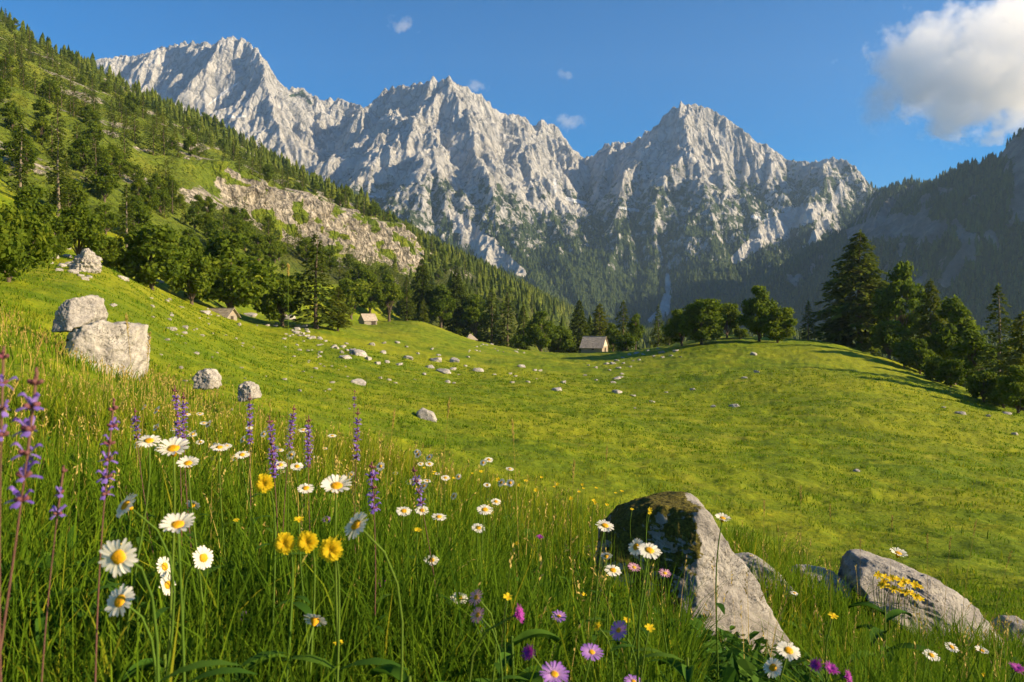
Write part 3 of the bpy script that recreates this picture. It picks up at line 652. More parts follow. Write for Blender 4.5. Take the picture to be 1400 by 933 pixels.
p_ = np.where(cliff_mask(l_)*((d_ <= -14) & (l_ > 200)), .55, p_)
p_ *= (px_ > -60) & (px_ < 1000)
keep = g.uniform(size=len(p_)) < p_
s_, l_, x_, y_, z_, px_, py_ = [a[keep] for a in (s_, l_, x_, y_, z_, px_, py_)]
hh = g.uniform(7.5, 14.5, len(x_))*np.where(g.uniform(size=len(x_)) < .25, .6, 1); hh = hh*np.where((l_ < 520) & (px_ < 470), .74, 1)
hh = np.where((cliff_mask(l_) > .3) & (s_ < cliff_s(l_)), np.minimum(hh, 9.5), hh)
order = np.argsort(y_); occ = np.zeros((470, 760), bool); score = np.zeros(len(x_))
for i in order:
    hpx = hh[i]*F/y_[i]/2; wpx = max(.6, hpx*.18); cx = px_[i]/2; by = py_[i]/2
    r0, r1 = int(max(0, by-hpx)), int(min(469, by)); c0, c1 = int(max(0, cx-wpx)), int(min(699, cx+wpx))+1
    if r1 <= r0 or c1 <= c0: continue
    blk = occ[r0:r1, c0:c1]; score[i] = (~blk).sum(); blk[:] = True
best = set(np.argsort(-score)[:230].tolist())
hill_labels = {'high': 'one of the larger trees scattered over the rocky upper left hillside', 'top': 'one of the larger trees on the brow above the pale cliff', 'low': 'one of the larger trees under the pale cliff', 'near': 'one of the larger trees in the wood above the large leafy trees'}
far_v, far_f, far_c, nf = [], [], [], 0
def simple_conifer(gg, tiers=4, seg=7):
    v, f, c = [], [], []; o = 0
    for k in range(tiers):
        z0 = k/tiers*.86; z1 = min(1, z0+1.55/tiers); r = .19*(1-z0)**.8+.015
        a = np.arange(seg)*2*PI/seg+gg.uniform(0, 6); rr = r*gg.uniform(.65, 1.25, seg)
        v.append(np.concatenate([np.stack([rr*np.cos(a), rr*np.sin(a), z0+gg.normal(0, .018, seg)], 1), [[0, 0, z1]]]))
        i = np.arange(seg); f.append(np.stack([o+i, o+(i+1) % seg, np.full(seg, o+seg)], 1)); c.append(np.concatenate([gg.uniform(.35, .75, seg), [.45]])); o += seg+1
    return np.concatenate(v), np.concatenate(f), np.concatenate(c)
FARP = [simple_conifer(np.random.default_rng(500+k), 5, 7) for k in range(8)]
def bake_trees(name, xyz, h, kind='stuff', seed=1, wide=1.0, vary=.22, mat='far_needle'):
    gg = np.random.default_rng(seed); V, FF, CC, o = [], [], [], 0
    var = gg.integers(0, len(FARP), len(xyz)); rz = gg.uniform(0, 6.28, len(xyz)); tn = gg.normal(0, vary, len(xyz)); ww = wide*gg.uniform(.8, 1.3, len(xyz))
    for k, (v, f, c) in enumerate(FARP):
        m = np.where(var == k)[0]
        if not len(m): continue
        ca, sa = np.cos(rz[m])[:,None], np.sin(rz[m])[:,None]; H = h[m][:,None]; w = H*ww[m][:,None]
        vx = (v[:,0]*ca-v[:,1]*sa)*w+xyz[m][:,0:1]; vy = (v[:,0]*sa+v[:,1]*ca)*w+xyz[m][:,1:2]; vz = v[:,2]*H+xyz[m][:,2:3]-.02*H
        V.append(np.stack([vx, vy, vz], -1).reshape(-1, 3)); FF.append((f[None]+(np.arange(len(m))*len(v))[:,None,None]).reshape(-1, 3)+o); o += len(m)*len(v)
        CC.append((c[None]+tn[m][:,None]).ravel())
    ob = obj(name, mesh_np(name, np.concatenate(V), [np.concatenate(FF)], M[mat], np.clip(np.concatenate(CC), 0, 1)))
    return tag(ob, kind=kind)
rest = []
for i in range(len(x_)):
    if i in best:
        zone = 'low' if s_[i] < cliff_s(l_[i]) and l_[i] > 215 else 'near' if l_[i] < 215 and s_[i] < 160 else 'high' if px_[i] < 330 else 'top'
        br = zone in ('near', 'low') and g.uniform() < .7 or g.uniform() < .2
        tree('hillbroad' if br else 'hillspruce', int(g.integers(0, 4)), (x_[i], y_[i], z_[i]-.3), hh[i]*(.85 if br else 1.05), hill_labels[zone], {'high': 'trees scattered over the rocky hillside', 'top': 'trees on the brow above the cliff', 'low': 'trees under the cliff', 'near': 'trees in the wood on the left slope'}[zone])
    else: rest.append(i)
rest = np.array(rest); nr = rest[(y_[rest] < 420)]; fr = rest[(y_[rest] >= 420)]
def bake_mid(name, idx):
    gg = np.random.default_rng(5); vs_, fs_, cs_ = [], [], []; o = 0
    protos = [conifer_arrays(np.random.default_rng(900+k), 1., .2, 12, 6, 4, bare=.03, leaf=.16) for k in range(5)]
    for i in idx:
        v, f, c = protos[gg.integers(0, 5)]; a = gg.uniform(0, 6.28); H = hh[i]; w = H*gg.uniform(.9, 1.3)
        vv = np.stack([(v[:,0]*cos(a)-v[:,1]*sin(a))*w+x_[i], (v[:,0]*sin(a)+v[:,1]*cos(a))*w+y_[i], v[:,2]*H+z_[i]-.2], 1)
        vs_.append(vv); fs_.append(f+o); cs_.append(np.clip(c+gg.normal(0, .16), 0, 1)); o += len(v)
    return tag(obj(name, mesh_np(name, np.concatenate(vs_), [np.concatenate(fs_)], M['needle'], np.concatenate(cs_))), kind='stuff')
bake_mid('hillside_forest', nr)
gd = np.random.default_rng(12); ls_ = gd.uniform(60, 900, 15000)**1.0; ss_ = toe(ls_)+gd.uniform(4, 330, 15000); dx, dy = xy(ss_, ls_); dz = G(dx, dy); dpx = PX0+F*dx/np.maximum(dy, 1)
dk = (dy > 90) & (dpx > -40) & (dpx < 620) & (ss_-toe(ls_) > 18+40*(ls_ < 120)) & (gd.uniform(size=len(dx)) < np.clip(.45+.7*fbm2(ss_/20, ls_/30, 3, 222), 0, 1)*(1-.62*cliff_mask(ls_)*(np.abs(ss_-cliff_s(ls_)) < 12)))
def bake_low(name, idx):
    P, seed = np.stack([dx, dy, dz], 1)[idx], np.random.default_rng(6); vs_, fs_, cs_ = [], [], []; o = 0
    protos = [conifer_arrays(np.random.default_rng(950+k), 1., .75, 6, 6, 4, bare=.05, leaf=.30, power=.5, up=.3, droop=.1) for k in range(4)]
    for p in P:
        v, f, c = protos[seed.integers(0, 4)]; a = seed.uniform(0, 6.28); H = seed.gamma(3, .5)+.4; w = H*seed.uniform(.9, 1.5)
        vs_.append(np.stack([(v[:,0]*cos(a)-v[:,1]*sin(a))*w, (v[:,0]*sin(a)+v[:,1]*cos(a))*w, v[:,2]*H-.1], 1)+p); fs_.append(f+o); cs_.append(np.clip(c+seed.normal(.05, .2), 0, 1)); o += len(v)
    return tag(obj(name, mesh_np(name, np.concatenate(vs_), [np.concatenate(fs_)], M['larch'], np.concatenate(cs_))), kind='stuff')
bake_low('hillside_shrubs', dk); print('low', dk.sum())
bake_trees('far_hillside_forest', np.stack([x_[fr], y_[fr], z_[fr]], 1), hh[fr]*1.05, seed=3, mat='needle', wide=1.1)
print('hill trees', len(x_), 'near rest', len(nr), 'far', len(fr))

# forests of the remote mountains and of the valley floor
def field_trees(X, Y, H, W, step, n, seed, hmin, hmax, pxr, name, top=2000):
    gg = np.random.default_rng(seed); px, py = masks_px(X, Y, H)
    w = (W > .45) & (px > pxr[0]) & (px < pxr[1]) & (H < top)
    idx = np.flatnonzero(w.ravel()); wt = (W.ravel()[idx])**2*np.clip(2200/Y.ravel()[idx], .4, 3)
    pick = gg.choice(idx, min(n, len(idx)), replace=False, p=wt/wt.sum())
    P = np.stack([X.ravel()[pick]+gg.uniform(-.5, .5, len(pick))*step, Y.ravel()[pick]+gg.uniform(-.5, .5, len(pick))*step, H.ravel()[pick]-.8], 1)
    bake_trees(name, P, gg.uniform(hmin, hmax, len(pick))*np.where(gg.uniform(size=len(pick)) < .3, .65, 1), seed=seed, wide=1.15)
field_trees(MX, MY, MH, VEG, STEP, 26000, 61, 11, 21, (380, 1420), 'mountain_forest')
field_trees(WX, WY, WH, WVEG, WST, 24000, 62, 11, 20, (880, 1460), 'ridge_forest')
gg = np.random.default_rng(8); vx = gg.uniform(-250, 900, 9000); vy = gg.uniform(255, 2000, 9000); vz = G(vx, vy); vs_, vl_ = sl(vx, vy); vp = PX0+F*vx/vy
k = (vs_ < toe(vl_)+8) & (vp > 420) & (vp < 1500) & (np.hypot(vx, vy) > 275)
bake_trees('valley_forest', np.stack([vx, vy, vz], 1)[k], gg.uniform(13, 24, k.sum()), seed=9, mat='needle')
# ---------------------------------------------------------------- huts
n = NT('weathered_wood'); w = n.new('TexWave'); w.inputs['Scale'].default_value = 1.1; w.inputs['Distortion'].default_value = 3; n.l.new(n.pos(), w.inputs[0])
n.col(n.mix(n.noise(2.2, 5), (.20,.16,.12), (.40,.34,.27))); n.bump(n.noise(9, 4), .6, .05); M['wood'] = n.m
n = NT('wooden_shingles'); n.col(n.mix(n.noise(3.5, 5, .7), n.ramp(n.attr('tint'), [(0, (.25,.20,.155)), (1, (.50,.42,.34))]), (.38,.33,.28))); n.bump(n.noise(8, 4), .5, .03); M['shingle'] = n.m
n = NT('lime_plaster'); n.col(n.ramp(n.noise(1.3, 6, .65), [(.3, (.40,.35,.27)), (.6, (.62,.55,.44))])); n.bump(n.noise(5, 5), .5, .04); M['plaster'] = n.m
n = NT('stone_wall'); v = n.new('TexVoronoi'); v.inputs['Scale'].default_value = 2.6; n.l.new(n.pos(), v.inputs['Vector'])
n.col(n.mix(n.step(v.outputs['Distance'], .05, .35), n.ramp(n.noise(1.6, 5), [(.3, (.30,.26,.21)), (.7, (.48,.43,.35))]), (.26,.23,.19))); n.bump(v.outputs['Distance'], .7, .08); M['stonewall'] = n.m
M['darkwood'] = plain('dark_planks', (.035,.028,.022), (.08,.06,.045), 3)
def hut(label, loc, rz, L, W, wh, rh, wall, gablemat, hip=False, over=.35, door=None, window=None, sink=.3):
    t = thing('hut', label, 'hut', loc, rz); gr = np.random.default_rng(int(L*100))
    mb = MB(); hl, hw = L/2, W/2
    v = [(-hl,-hw,-sink),(hl,-hw,-sink),(hl,hw,-sink),(-hl,hw,-sink),(-hl,-hw,wh),(hl,-hw,wh),(hl,hw,wh),(-hl,hw,wh)]
    mb.add(v, [np.array([[0,1,5,4],[1,2,6,5],[2,3,7,6],[3,0,4,7],[4,5,6,7]])]); wo = mb.build('wall', wall, t)
    if not hip:
        for sgn in (-1, 1):
            gm = MB(); x0, x1 = sgn*(hl-.12), sgn*(hl+.03)
            gv = [(x0,-hw,wh+.002),(x0,hw,wh+.002),(x0,0,wh+rh*.93),(x1,-hw,wh+.002),(x1,hw,wh+.002),(x1,0,wh+rh*.93)]
            gm.add(gv, [np.array([[0,1,2],[3,5,4]]), np.array([[0,3,4,1],[1,4,5,2],[2,5,3,0]])]); gm.build('gable', gablemat, t)
    rm = MB(); nr_, nc_ = 9, max(9, int(L/.32)); ex = hl+over
    for sgn in (-1, 1):
        sl_ = sqrt((hw+over)**2+(rh*(hw+over)/hw)**2)
        for r in range(nr_):
            f0, f1 = r/nr_, (r+1.35)/nr_
            for c in range(nc_):
                a0 = -ex+2*ex*c/nc_; a1 = a0+2*ex/nc_*.97; j = gr.normal(0, .018); y0, z0 = sgn*(hw+over)*f0, wh+rh-rh*(hw+over)/hw*f0
                f1j = min(f1+j, 1.03); y1, z1 = sgn*(hw+over)*f1j, wh+rh-rh*(hw+over)/hw*f1j
                k0 = 1-f0*0; xa0, xa1, xb0, xb1 = a0, a1, a0, a1
                if hip:
                    q0 = min(1, .12+f0*.95); q1 = min(1.02, .12+f1j*.95); xa0, xa1, xb0, xb1 = a0*q0, a1*q0, a0*q1, a1*q1
                up = .05+gr.uniform(0, .03); tk = .04
                vv = [(xa0,y0,z0+.01),(xa1,y0,z0+.01),(xb1,y1,z1+up),(xb0,y1,z1+up),(xa0,y0,z0-tk+.01),(xa1,y0,z0-tk+.01),(xb1,y1,z1+up-tk),(xb0,y1,z1+up-tk)]
                rm.add(vv, [np.array([[0,1,2,3],[7,6,5,4],[3,2,6,7],[0,3,7,4],[1,5,6,2]])], gr.uniform(.1, 1))
    if hip:
        for sgn in (-1, 1):
            for r in range(8):
                q0, q1 = r/8, (r+1.3)/8; qa, qb = .12+q0*.95, .12+q1*.95
                hy0, hy1 = (hw+over)*q0, (hw+over)*q1; z0 = wh+rh-rh*(hw+over)/hw*q0; z1 = wh+rh-rh*(hw+over)/hw*q1
                rm.add([(sgn*ex*qa,-hy0,z0+.015),(sgn*ex*qa,hy0,z0+.015),(sgn*ex*qb,hy1,z1+.06),(sgn*ex*qb,-hy1,z1+.06)], [np.array([[0,1,2,3]])], gr.uniform(.1, .9))
    ro = rm.build('roof', M['shingle'], t)
    rb = MB(); rb.box((0, 0, wh+rh+.04), ((ex if not hip else .3), .09, .05)); rb.build('ridge_board', M['wood'], ro)
    if door:
        side, pos, w_, h_ = door; db = MB(); 
        c = {'gable': (hl+.02, pos, h_/2), 'long': (pos, -hw-.02, h_/2)}[side]; hv = (.045, w_/2, h_/2) if side == 'gable' else (w_/2, .045, h_/2)
        db.box(c, hv); db.build('door', M['darkwood'], t)
    if window:
        pos, zc, s_ = window; wb = MB(); wb.box((pos, -hw-.01, zc), (s_, .035, s_)); fo = wb.build('window', M['darkwood'], t)
    return t
q = lambda px, d, dz=-.05: ((px-PX0)/F*d, d, g1((px-PX0)/F*d, d)+dz)
hut('shingled wooden hut with pale plastered gable beside the bright green bush', q(813, 180), R(-23), 5.0, 4.8, 1.8, 2.3, M['wood'], M['plaster'], door=('gable', .2, 1.0, 1.5), window=(.3, 1.35, .28))
hut('small gabled hut with dark open doorway on the upper pasture slope', q(503, 186), R(38), 3.4, 2.9, 1.3, 1.5, M['stonewall'], M['wood'], door=('long', .75, 1.1, 1.25), over=.2)
hut('tiny hip roofed hut farthest away at the forest edge', q(643, 222), R(20), 2.8, 2.6, .95, 1.35, M['stonewall'], M['wood'], hip=True, over=.35, door=('long', .2, .6, .85))
hut('low hut with a weathered grey roof under the broad dark tree on the left', q(303, 108, -.75), R(-14), 3.3, 2.4, .6, 1.0, M['stonewall'], M['wood'], over=.4, door=('gable', 0, .6, .5))

# ---------------------------------------------------------------- rocks
def rock_mat(name, moss, pale=1.0, scale=1.0):
    n = NT(name); geo = n.new('NewGeometry'); sep = n.new('SeparateXYZ'); n.l.new(geo.outputs['Normal'], sep.inputs[0])
    base = n.ramp(n.noise(2.2*scale, 9, .68), [(.28, tuple(.13*pale*k for k in (1,.93,.88))), (.46, tuple(.31*pale*k for k in (1,.93,.86))), (.66, tuple(.50*pale*k for k in (1,.94,.85)))])
    vo = n.new('TexVoronoi', feature='DISTANCE_TO_EDGE'); vo.inputs['Scale'].default_value = 2.6*scale
    wv = n.new('VectorMath', operation='ADD'); nn = n.new('TexNoise'); nn.inputs['Scale'].default_value = 3*scale; nn.inputs['Detail'].default_value = 5; n.l.new(n.pos(), nn.inputs['Vector']); n.l.new(n.pos(), wv.inputs[0]); n.l.new(nn.outputs['Color'], wv.inputs[1]); n.l.new(wv.outputs[0], vo.inputs['Vector'])
    crack = n.step(vo.outputs['Distance'], .0, .045)
    crk = n.math('MULTIPLY', n.math('SUBTRACT', 1.0, crack), n.step(n.noise(1.3*scale, 3), .50, .62))
    base = n.mix(n.math('MULTIPLY', crk, .75), base, (.05,.045,.04))
    base = n.mix(n.math('MULTIPLY', n.step(n.noise(7*scale, 7, .75), .57, .64), .75), base, (.08,.075,.065))
    base = n.mix(n.math('MULTIPLY', n.step(n.noise(6*scale, 5, .7, dist=1), .58, .64), .5), base, (.50,.47,.42))
    if moss:
        mm = n.step(n.math('ADD', n.math('MULTIPLY', sep.outputs['Z'], .6), n.math('ADD', n.math('MULTIPLY', n.math('SUBTRACT', n.noise(2.6*scale, 6, .7), .5), 1.9), n.math('MULTIPLY', n.attr('moss'), 1.0))), 1.02-moss*.5, 1.14-moss*.5)
        mc = n.ramp(n.noise(22*scale, 5, .7), [(.3, (.03,.025,.007)), (.5, (.11,.095,.016)), (.7, (.24,.21,.03))])
        base = n.mix(mm, base, mc)
    n.col(base)
    h = n.math('ADD', n.noise(3.5*scale, 9, .7), n.math('MULTIPLY', n.math('SUBTRACT', crack, 1.0), n.math('MULTIPLY', n.step(n.noise(1.3*scale, 3), .50, .62), .22)))
    b1 = n.bump(h, .9, .16/scale); n.bump(n.noise(26*scale, 6, .7), .8, .022/scale, b1); return n.m
M['rock'] = rock_mat('limestone_boulder', .28, 1.1, 1.1); M['stone'] = rock_mat('limestone_stone', .0, 1.1, 1.5); M['mossrock'] = rock_mat('mossy_limestone', .30, .98, 3.0); M['slabrock'] = rock_mat('grey_limestone_slab', .06, .95, 2.2)
def ico(sub):
    import bmesh
    bm = bmesh.new(); bmesh.ops.create_icosphere(bm, subdivisions=sub, radius=1); v = np.array([x.co[:] for x in bm.verts]); f = np.array([[x.index for x in t.verts] for t in bm.faces]); bm.free(); return v, f
ICO = {k: ico(k) for k in (3, 4, 6, 7)}
def plane_rock(planes, sub, seed, amp, freq, k=24., strata=0.):
    u, f = ICO[sub]; den = np.full(len(u), 0.)
    for nrm, c in planes:
        nrm = np.array(nrm, float); nrm /= np.linalg.norm(nrm); t = np.maximum(u@nrm, 0)/c
        den = den+t**k
    r = 1/np.maximum(den, 1e-9)**(1/k); p = u*r[:,None]; m = np.median(r)
    d = fbm3(p/m, freq, 5, seed, .55)+.7*(.5-np.abs(fbm3(p/m, freq*1.7, 4, seed+50)))
    if strata:
        q = (p@np.array([.42, .30, .86]))/m*5.5+1.1*fbm3(p/m, 1.3, 3, seed+9); saw = (q-np.floor(q)); d = d+strata*(np.minimum(saw*1.0, (1-saw)*5)-.35)/amp*(.5+.5*np.clip(fbm3(p/m, 1.1, 2, seed+4)*2, -1, 1))
    p = p+u*(d*amp*m)[:,None]
    return p, f
def outline_planes(P, front, back):
    P = np.array(P, float); c = P.mean(0); P = P-c; out = []
    for a, b in zip(P, np.roll(P, -1, 0)):
        e = b-a; nn = np.array([e[1], -e[0]]); nn /= np.linalg.norm(nn)
        if nn@a < 0: nn = -nn
        out.append(((nn[0], 0, nn[1]), float(nn@a)))
    return c, out+front+back
def rock_thing(name, label, px_outline, d, front, back, mat, seed, amp=.07, freq=1.6, sub=6, moss=None, cat='rock', k=24., strata=0.):
    P = [((x-PX0)/F*d, CZ+(HY-y)/F*d) for x, y in px_outline]
    c, pl = outline_planes(P, front, back); v, f = plane_rock(pl, sub, seed, amp, freq, k, strata)
    at_ = {'moss': moss(v) if moss else np.zeros(len(v))}
    o = obj(name, mesh_np(name, v, [f], M[mat], None, at_, True)); o.location = (c[0], d+.0, c[1]); return tag(o, label, cat)
rock_thing('boulder', 'large pale boulder with a tall sunlit face, upright in the grass at the left', [(110,462),(114,447),(124,437),(150,441),(178,434),(184,446),(183,492),(178,535),(136,540),(114,504)], 25,
    [((-.55,-.8,.35),1.15),((.66,-.72,.22),.72)], [((0,1,.2),1.0),((-.5,.8,.3),1.1)], 'rock', 3, .09, 2.3, k=45., strata=.05, moss=lambda v: smooth(.3, -1.0, v[:,0])*.75)
rock_thing('boulder', 'flat topped grey slab lying behind the tall pale boulder', [(86,428),(97,411),(124,404),(131,409),(135,434),(122,452),(90,454)], 26.6,
    [((-.3,-.9,.5),.6),((.55,-.6,.55),.42)], [((0,1,.2),.6)], 'slabrock', 8, .06, 2.0, k=60., strata=.07)
rock_thing('mossy_rock', 'big foreground rock with brown moss on top and a bare sloping right edge', [(826,745),(842,720),(866,702),(902,689),(950,688),(974,700),(1000,745),(1122,925),(1080,960),(826,960)], 3.75,
    [((-.42,-.80,.42),.235),((.50,-.80,.32),.225)], [((0,1,.25),.35),((.5,.8,.3),.38)], 'mossrock', 21, .05, 2.2, 7, k=40., strata=.03, moss=lambda v: .80*smooth(.13, -.03, v[:,0]+.55*np.minimum(v[:,2]-.16, 0)*-1*.9)-.35*smooth(.0, .2, v[:,0]))
rock_thing('slab_rock', 'long grey slab of rock at the lower right with yellow flowers growing on it', [(1166,790),(1182,767),(1202,768),(1262,790),(1308,811),(1334,832),(1354,868),(1336,884),(1250,868),(1168,808)], 6.0,
    [((-.05,-.70,.72),.22),((.45,-.55,.70),.17)], [((0,1,.3),.35)], 'slabrock', 33, .06, 2.2, 7, k=70., strata=.085)
rock_thing('rock', 'small dark rock just right of the long grey slab at the right edge', [(1366,862),(1380,848),(1402,850),(1412,870),(1400,890),(1368,884)], 6.3,
    [((-.2,-.9,.4),.12)], [((0,1,.2),.15)], 'slabrock', 35, .06, 2.0, 4)
rock_thing('rock', 'low rock buried in grass between the mossy rock and the long grey slab', [(1000,784),(1012,768),(1034,765),(1054,776),(1072,792),(1070,804),(1000,802)], 5.6,
    [((-.2,-.8,.5),.16)], [((0,1,.2),.2)], 'slabrock', 37, .07, 2.0, 6)
rock_thing('rock', 'flat pale rock ledge in dry grass left of the long grey slab', [(1084,790),(1098,781),(1130,784),(1150,790),(1148,804),(1088,806)], 6.2,
    [((-.1,-.7,.7),.12)], [((0,1,.2),.2)], 'slabrock', 38, .07, 2.0, 6)
rock_thing('rock', 'rounded pale rock in the grass right of the tall pale boulder', [(270,516),(276,507),(288,506),(296,515),(297,530),(274,530)], 24,
    [((-.2,-.9,.5),.35)], [((0,1,.2),.4)], 'rock', 41, .14, 2.2, 6, k=12.)
rock_thing('rock', 'second small pale rock further right, behind the purple flower spikes', [(329,526),(337,522),(349,528),(353,544),(332,548)], 22,
    [((-.2,-.9,.5),.3)], [((0,1,.2),.35)], 'rock', 43, .14, 2.2, 6, k=12.)
rock_thing('rock', 'elongated pale rock lying alone on the grass near the middle of the pasture', [(569,564),(577,558),(592,565),(598,577),(580,581)], hit(583, 573)[1],
    [((-.1,-.9,.5),.35)], [((0,1,.2),.4)], 'rock', 45, .06, 2, 4)
rock_thing('rock', 'craggy grey outcrop at the right end of the pile of broken rocks', [(98,364),(106,350),(120,343),(131,352),(133,370),(118,376),(100,374)], 66,
    [((-.3,-.9,.4),.6),((.5,-.8,.1),.6)], [((0,1,.2),.8)], 'slabrock', 47, .26, 2.3, 6)
STONES = [mesh_np('stone', *(lambda r: (r[0], [r[1]]))(plane_rock([(p, c) for p, c in zip(np.random.default_rng(700+k).normal(size=(13, 3))*[1, 1, .9], np.random.default_rng(720+k).uniform(.55, 1.0, 13))]+[((0, 0, -1), .5), ((0, 0, 1), .55), ((1, 0, 0), 1), ((-1, 0, 0), 1), ((0, 1, 0), .9), ((0, -1, 0), .9)], 4 if k < 6 else 3, 60+k, .08, 1.7)), M['stone'], None, None, True) for k in range(9)]
sn_ = [0]
def stone(px, py, w, label, group, flat=.75, name='stone'):
    p = hit(px, py, 5); s_ = w*p[1]/F/2; sn_[0] += 1; k = sn_[0]
    o = obj(name, STONES[k % 9]); o.location = (p[0], p[1], p[2]+s_*.04); o.scale = (s_*1.05, s_*(.8+.4*((k*7) % 5)/5), s_*flat*(.75+.5*((k*3) % 7)/7)); o.rotation_euler = (.25*sin(k), .25*cos(k*2.1), k*1.7)
    return tag(o, label, 'stone', group)
L1 = 'pale stone in the cluster of stones across the middle of the pasture'; G1 = 'stones clustered across the middle pasture'
for a in [(558,491,15),(597,495,18),(621,495,16),(587,503,13),(607,511,20),(618,506,11),(546,501,13),(523,484,13),(508,473,11),(532,521,9),(519,518,8),(540,525,7),(566,520,6),(524,471,8),(544,470,8),(480,480,9),(492,486,26),(504,493,12),(470,490,18),(460,478,10),(590,479,8),(571,484,7),(612,524,9),(620,525,6),(676,514,9),(697,512,8),(640,489,6),(628,514,7),(556,476,6),(530,498,9),(580,513,8),(515,498,10),(600,487,7),(636,502,6)]:
    stone(*a, L1, G1)
stone(654, 508, 16, 'pyramid shaped pale stone standing alone right of the stone cluster', None, 1.0)
stone(491, 526, 24, 'rounded stone with a grassy top below the stone cluster', None)
for a in [(712,502,11),(731,507,8),(738,509,7),(770,524,14),(762,534,14),(704,516,7),(722,524,8),(700,524,6),(734,519,5)]: stone(*a, 'pale stone in the sparse row between the stone cluster and the hut foreground', 'stones in the sparse middle row')
for a in [(844,537,14),(866,542,8),(892,551,9),(844,519,12),(838,524,8),(868,560,5),(850,512,6),(815,520,5),(800,515,6),(911,538,5)]: stone(*a, 'flat pale stone on the open grass below the bush and the hut', 'stones on the open grass below the hut')
for a in [(923,481,10),(904,483,8),(886,480,6),(870,484,7),(860,487,8),(851,490,6),(843,494,7),(879,487,6),(894,488,5),(906,490,6),(838,499,8),(829,499,7),(846,505,7),(852,498,5),(866,494,5),(874,493,6),(814,504,7),(805,500,5),(861,503,6),(930,490,5),(917,487,6),(848,516,6),(834,507,5),(899,478,5)]: stone(*a, 'small white stone in the stony patch between the bush and the knoll', 'stones in the stony patch beside the bush')
for a, lb in [((1031,486,15), 'grey stone in the shade below the tallest knoll tree'), ((1035,510,10), 'pale stone on the sunlit grass below the shaded grey knoll stone'), ((1018,518,8), 'small flat stone left below the knoll, alone on the grass'), ((947,534,9), 'lone dark stone in the grass left of the knoll meadow'), ((975,557,8), 'small dark stone left beside the wide flat pale stone'), ((1004,557,16), 'wide flat pale stone in the middle of the right pasture'), ((1314,567,12), 'pale stone near the tree shadow on the right pasture'), ((1376,567,11), 'stone under the trees by the right edge, topmost there'), ((1388,595,10), 'pale stone lowest at the right edge of the pasture'), ((1171,646,11), 'lone brownish stone in the middle of the empty right pasture'), ((1350,571,9), 'stone between the two pale stones near the right edge trees'), ((1290,560,6), 'tiny stone at the lower end of the right tree shadow')]: stone(*a, lb, None)
L2 = 'broken rock in the rubble pile on the left slope'; G2 = 'broken rocks of the pile on the left slope'
for a in [(66,347,11),(76,353,13),(70,361,9),(88,340,16),(92,352,13),(84,364,12),(98,362,16),(82,371,10),(100,374,13),(110,378,11),(116,383,10),(90,332,10),(78,338,8),(63,338,8),(122,380,9),(105,368,9)]: stone(*a, L2, G2, .9)
for a, lb in [((167,383,16), 'brownish stone in front of the dark gap under the left trees'), ((218,386,12), 'pale stone just right of the large leafy tree foot'), ((282,430,18), 'rounded stone left below the low grey roofed hut'), ((356,426,12), 'grey stone right of the low grey roofed hut'), ((153,419,13), 'brown stone right of the flat topped grey slab'), ((234,452,14), 'dark sided stone in the grass right above the tall boulder'), ((253,451,11), 'pale stone right beside the dark sided stone'), ((268,484,11), 'brown stone above the rounded pale rock'), ((316,436,9), 'pale stone below the low grey roofed hut'), ((343,434,18), 'broad pale stone right below the low grey roofed hut'), ((392,438,26), 'largest stone of the row under the lone dark spruce'), ((412,448,18), 'tall stone below the trunk of the lone dark spruce')]: stone(*a, lb, None)
gs = np.random.default_rng(44); L3 = 'small white stone sprinkled on the left slope between the boulder and the lone spruce'; G3 = 'small stones sprinkled on the left slope'
for _ in range(95):
    px = gs.uniform(195, 480); py = np.interp(px, [195, 300, 400, 480], [392, 424, 446, 470])+gs.gamma(1.6, 26)
    if py < 570: stone(px, py, gs.uniform(3, 8.5), L3, G3, .8)
L4 = 'small pale stone in the stony strip along the lower edge of the left trees'
for _ in range(34):
    u = gs.uniform(); px = 360+u*130; py = 438+u*48+gs.normal(0, 5); stone(px, py, gs.uniform(4, 11), L4, 'stones in the strip along the left trees', .8)
for _ in range(26): stone(gs.uniform(640, 720), gs.uniform(462, 484), gs.uniform(2.5, 5), 'tiny white stone sprinkled around the tiny hip roofed hut', 'tiny stones around the smallest hut', .8)

# ---------------------------------------------------------------- flowers and stalks
def petal_ring(g, n, r0, r1, w, cup=.12, layers=1, jag=.12, tipdrop=.06):
    mb = MB()
    for ly in range(layers):
        for k in range(n):
            a = 2*PI*(k+g.uniform(-.2, .2)+.5*ly)/n; L = (r1-r0)*(1-.20*ly)*g.uniform(1-jag, 1+jag*.6); ww = w*g.uniform(.8, 1.15)*(1-.12*ly)
            u = np.array([0, .3, .65, .92, 1.0]); wd = ww*np.array([.55, .9, 1.0, .72, .18]); tw = g.normal(0, .18); cu = cup+.20*ly*(1 if layers > 1 else 0)+g.normal(0, .07)
            rr = r0+L*u; z = L*(cu*u-(tipdrop+cu*.35)*u*u)+.002*ly
            ca, sa = cos(a), sin(a); v = []
            for i in range(5):
                for sgn in (-1, 0, 1):
                    s_ = sgn*wd[i]*.5; zz = z[i]+abs(sgn)*wd[i]*.10+s_*tw; v.append((rr[i]*ca-s_*sa, rr[i]*sa+s_*ca, zz))
            i = np.arange(15).reshape(5, 3); q_ = np.stack([i[:-1,:-1], i[:-1,1:], i[1:,1:], i[1:,:-1]], -1).reshape(-1, 4)
            mb.add(v, [q_], np.repeat(np.clip(u*1.2, 0, 1), 3))
    return mb
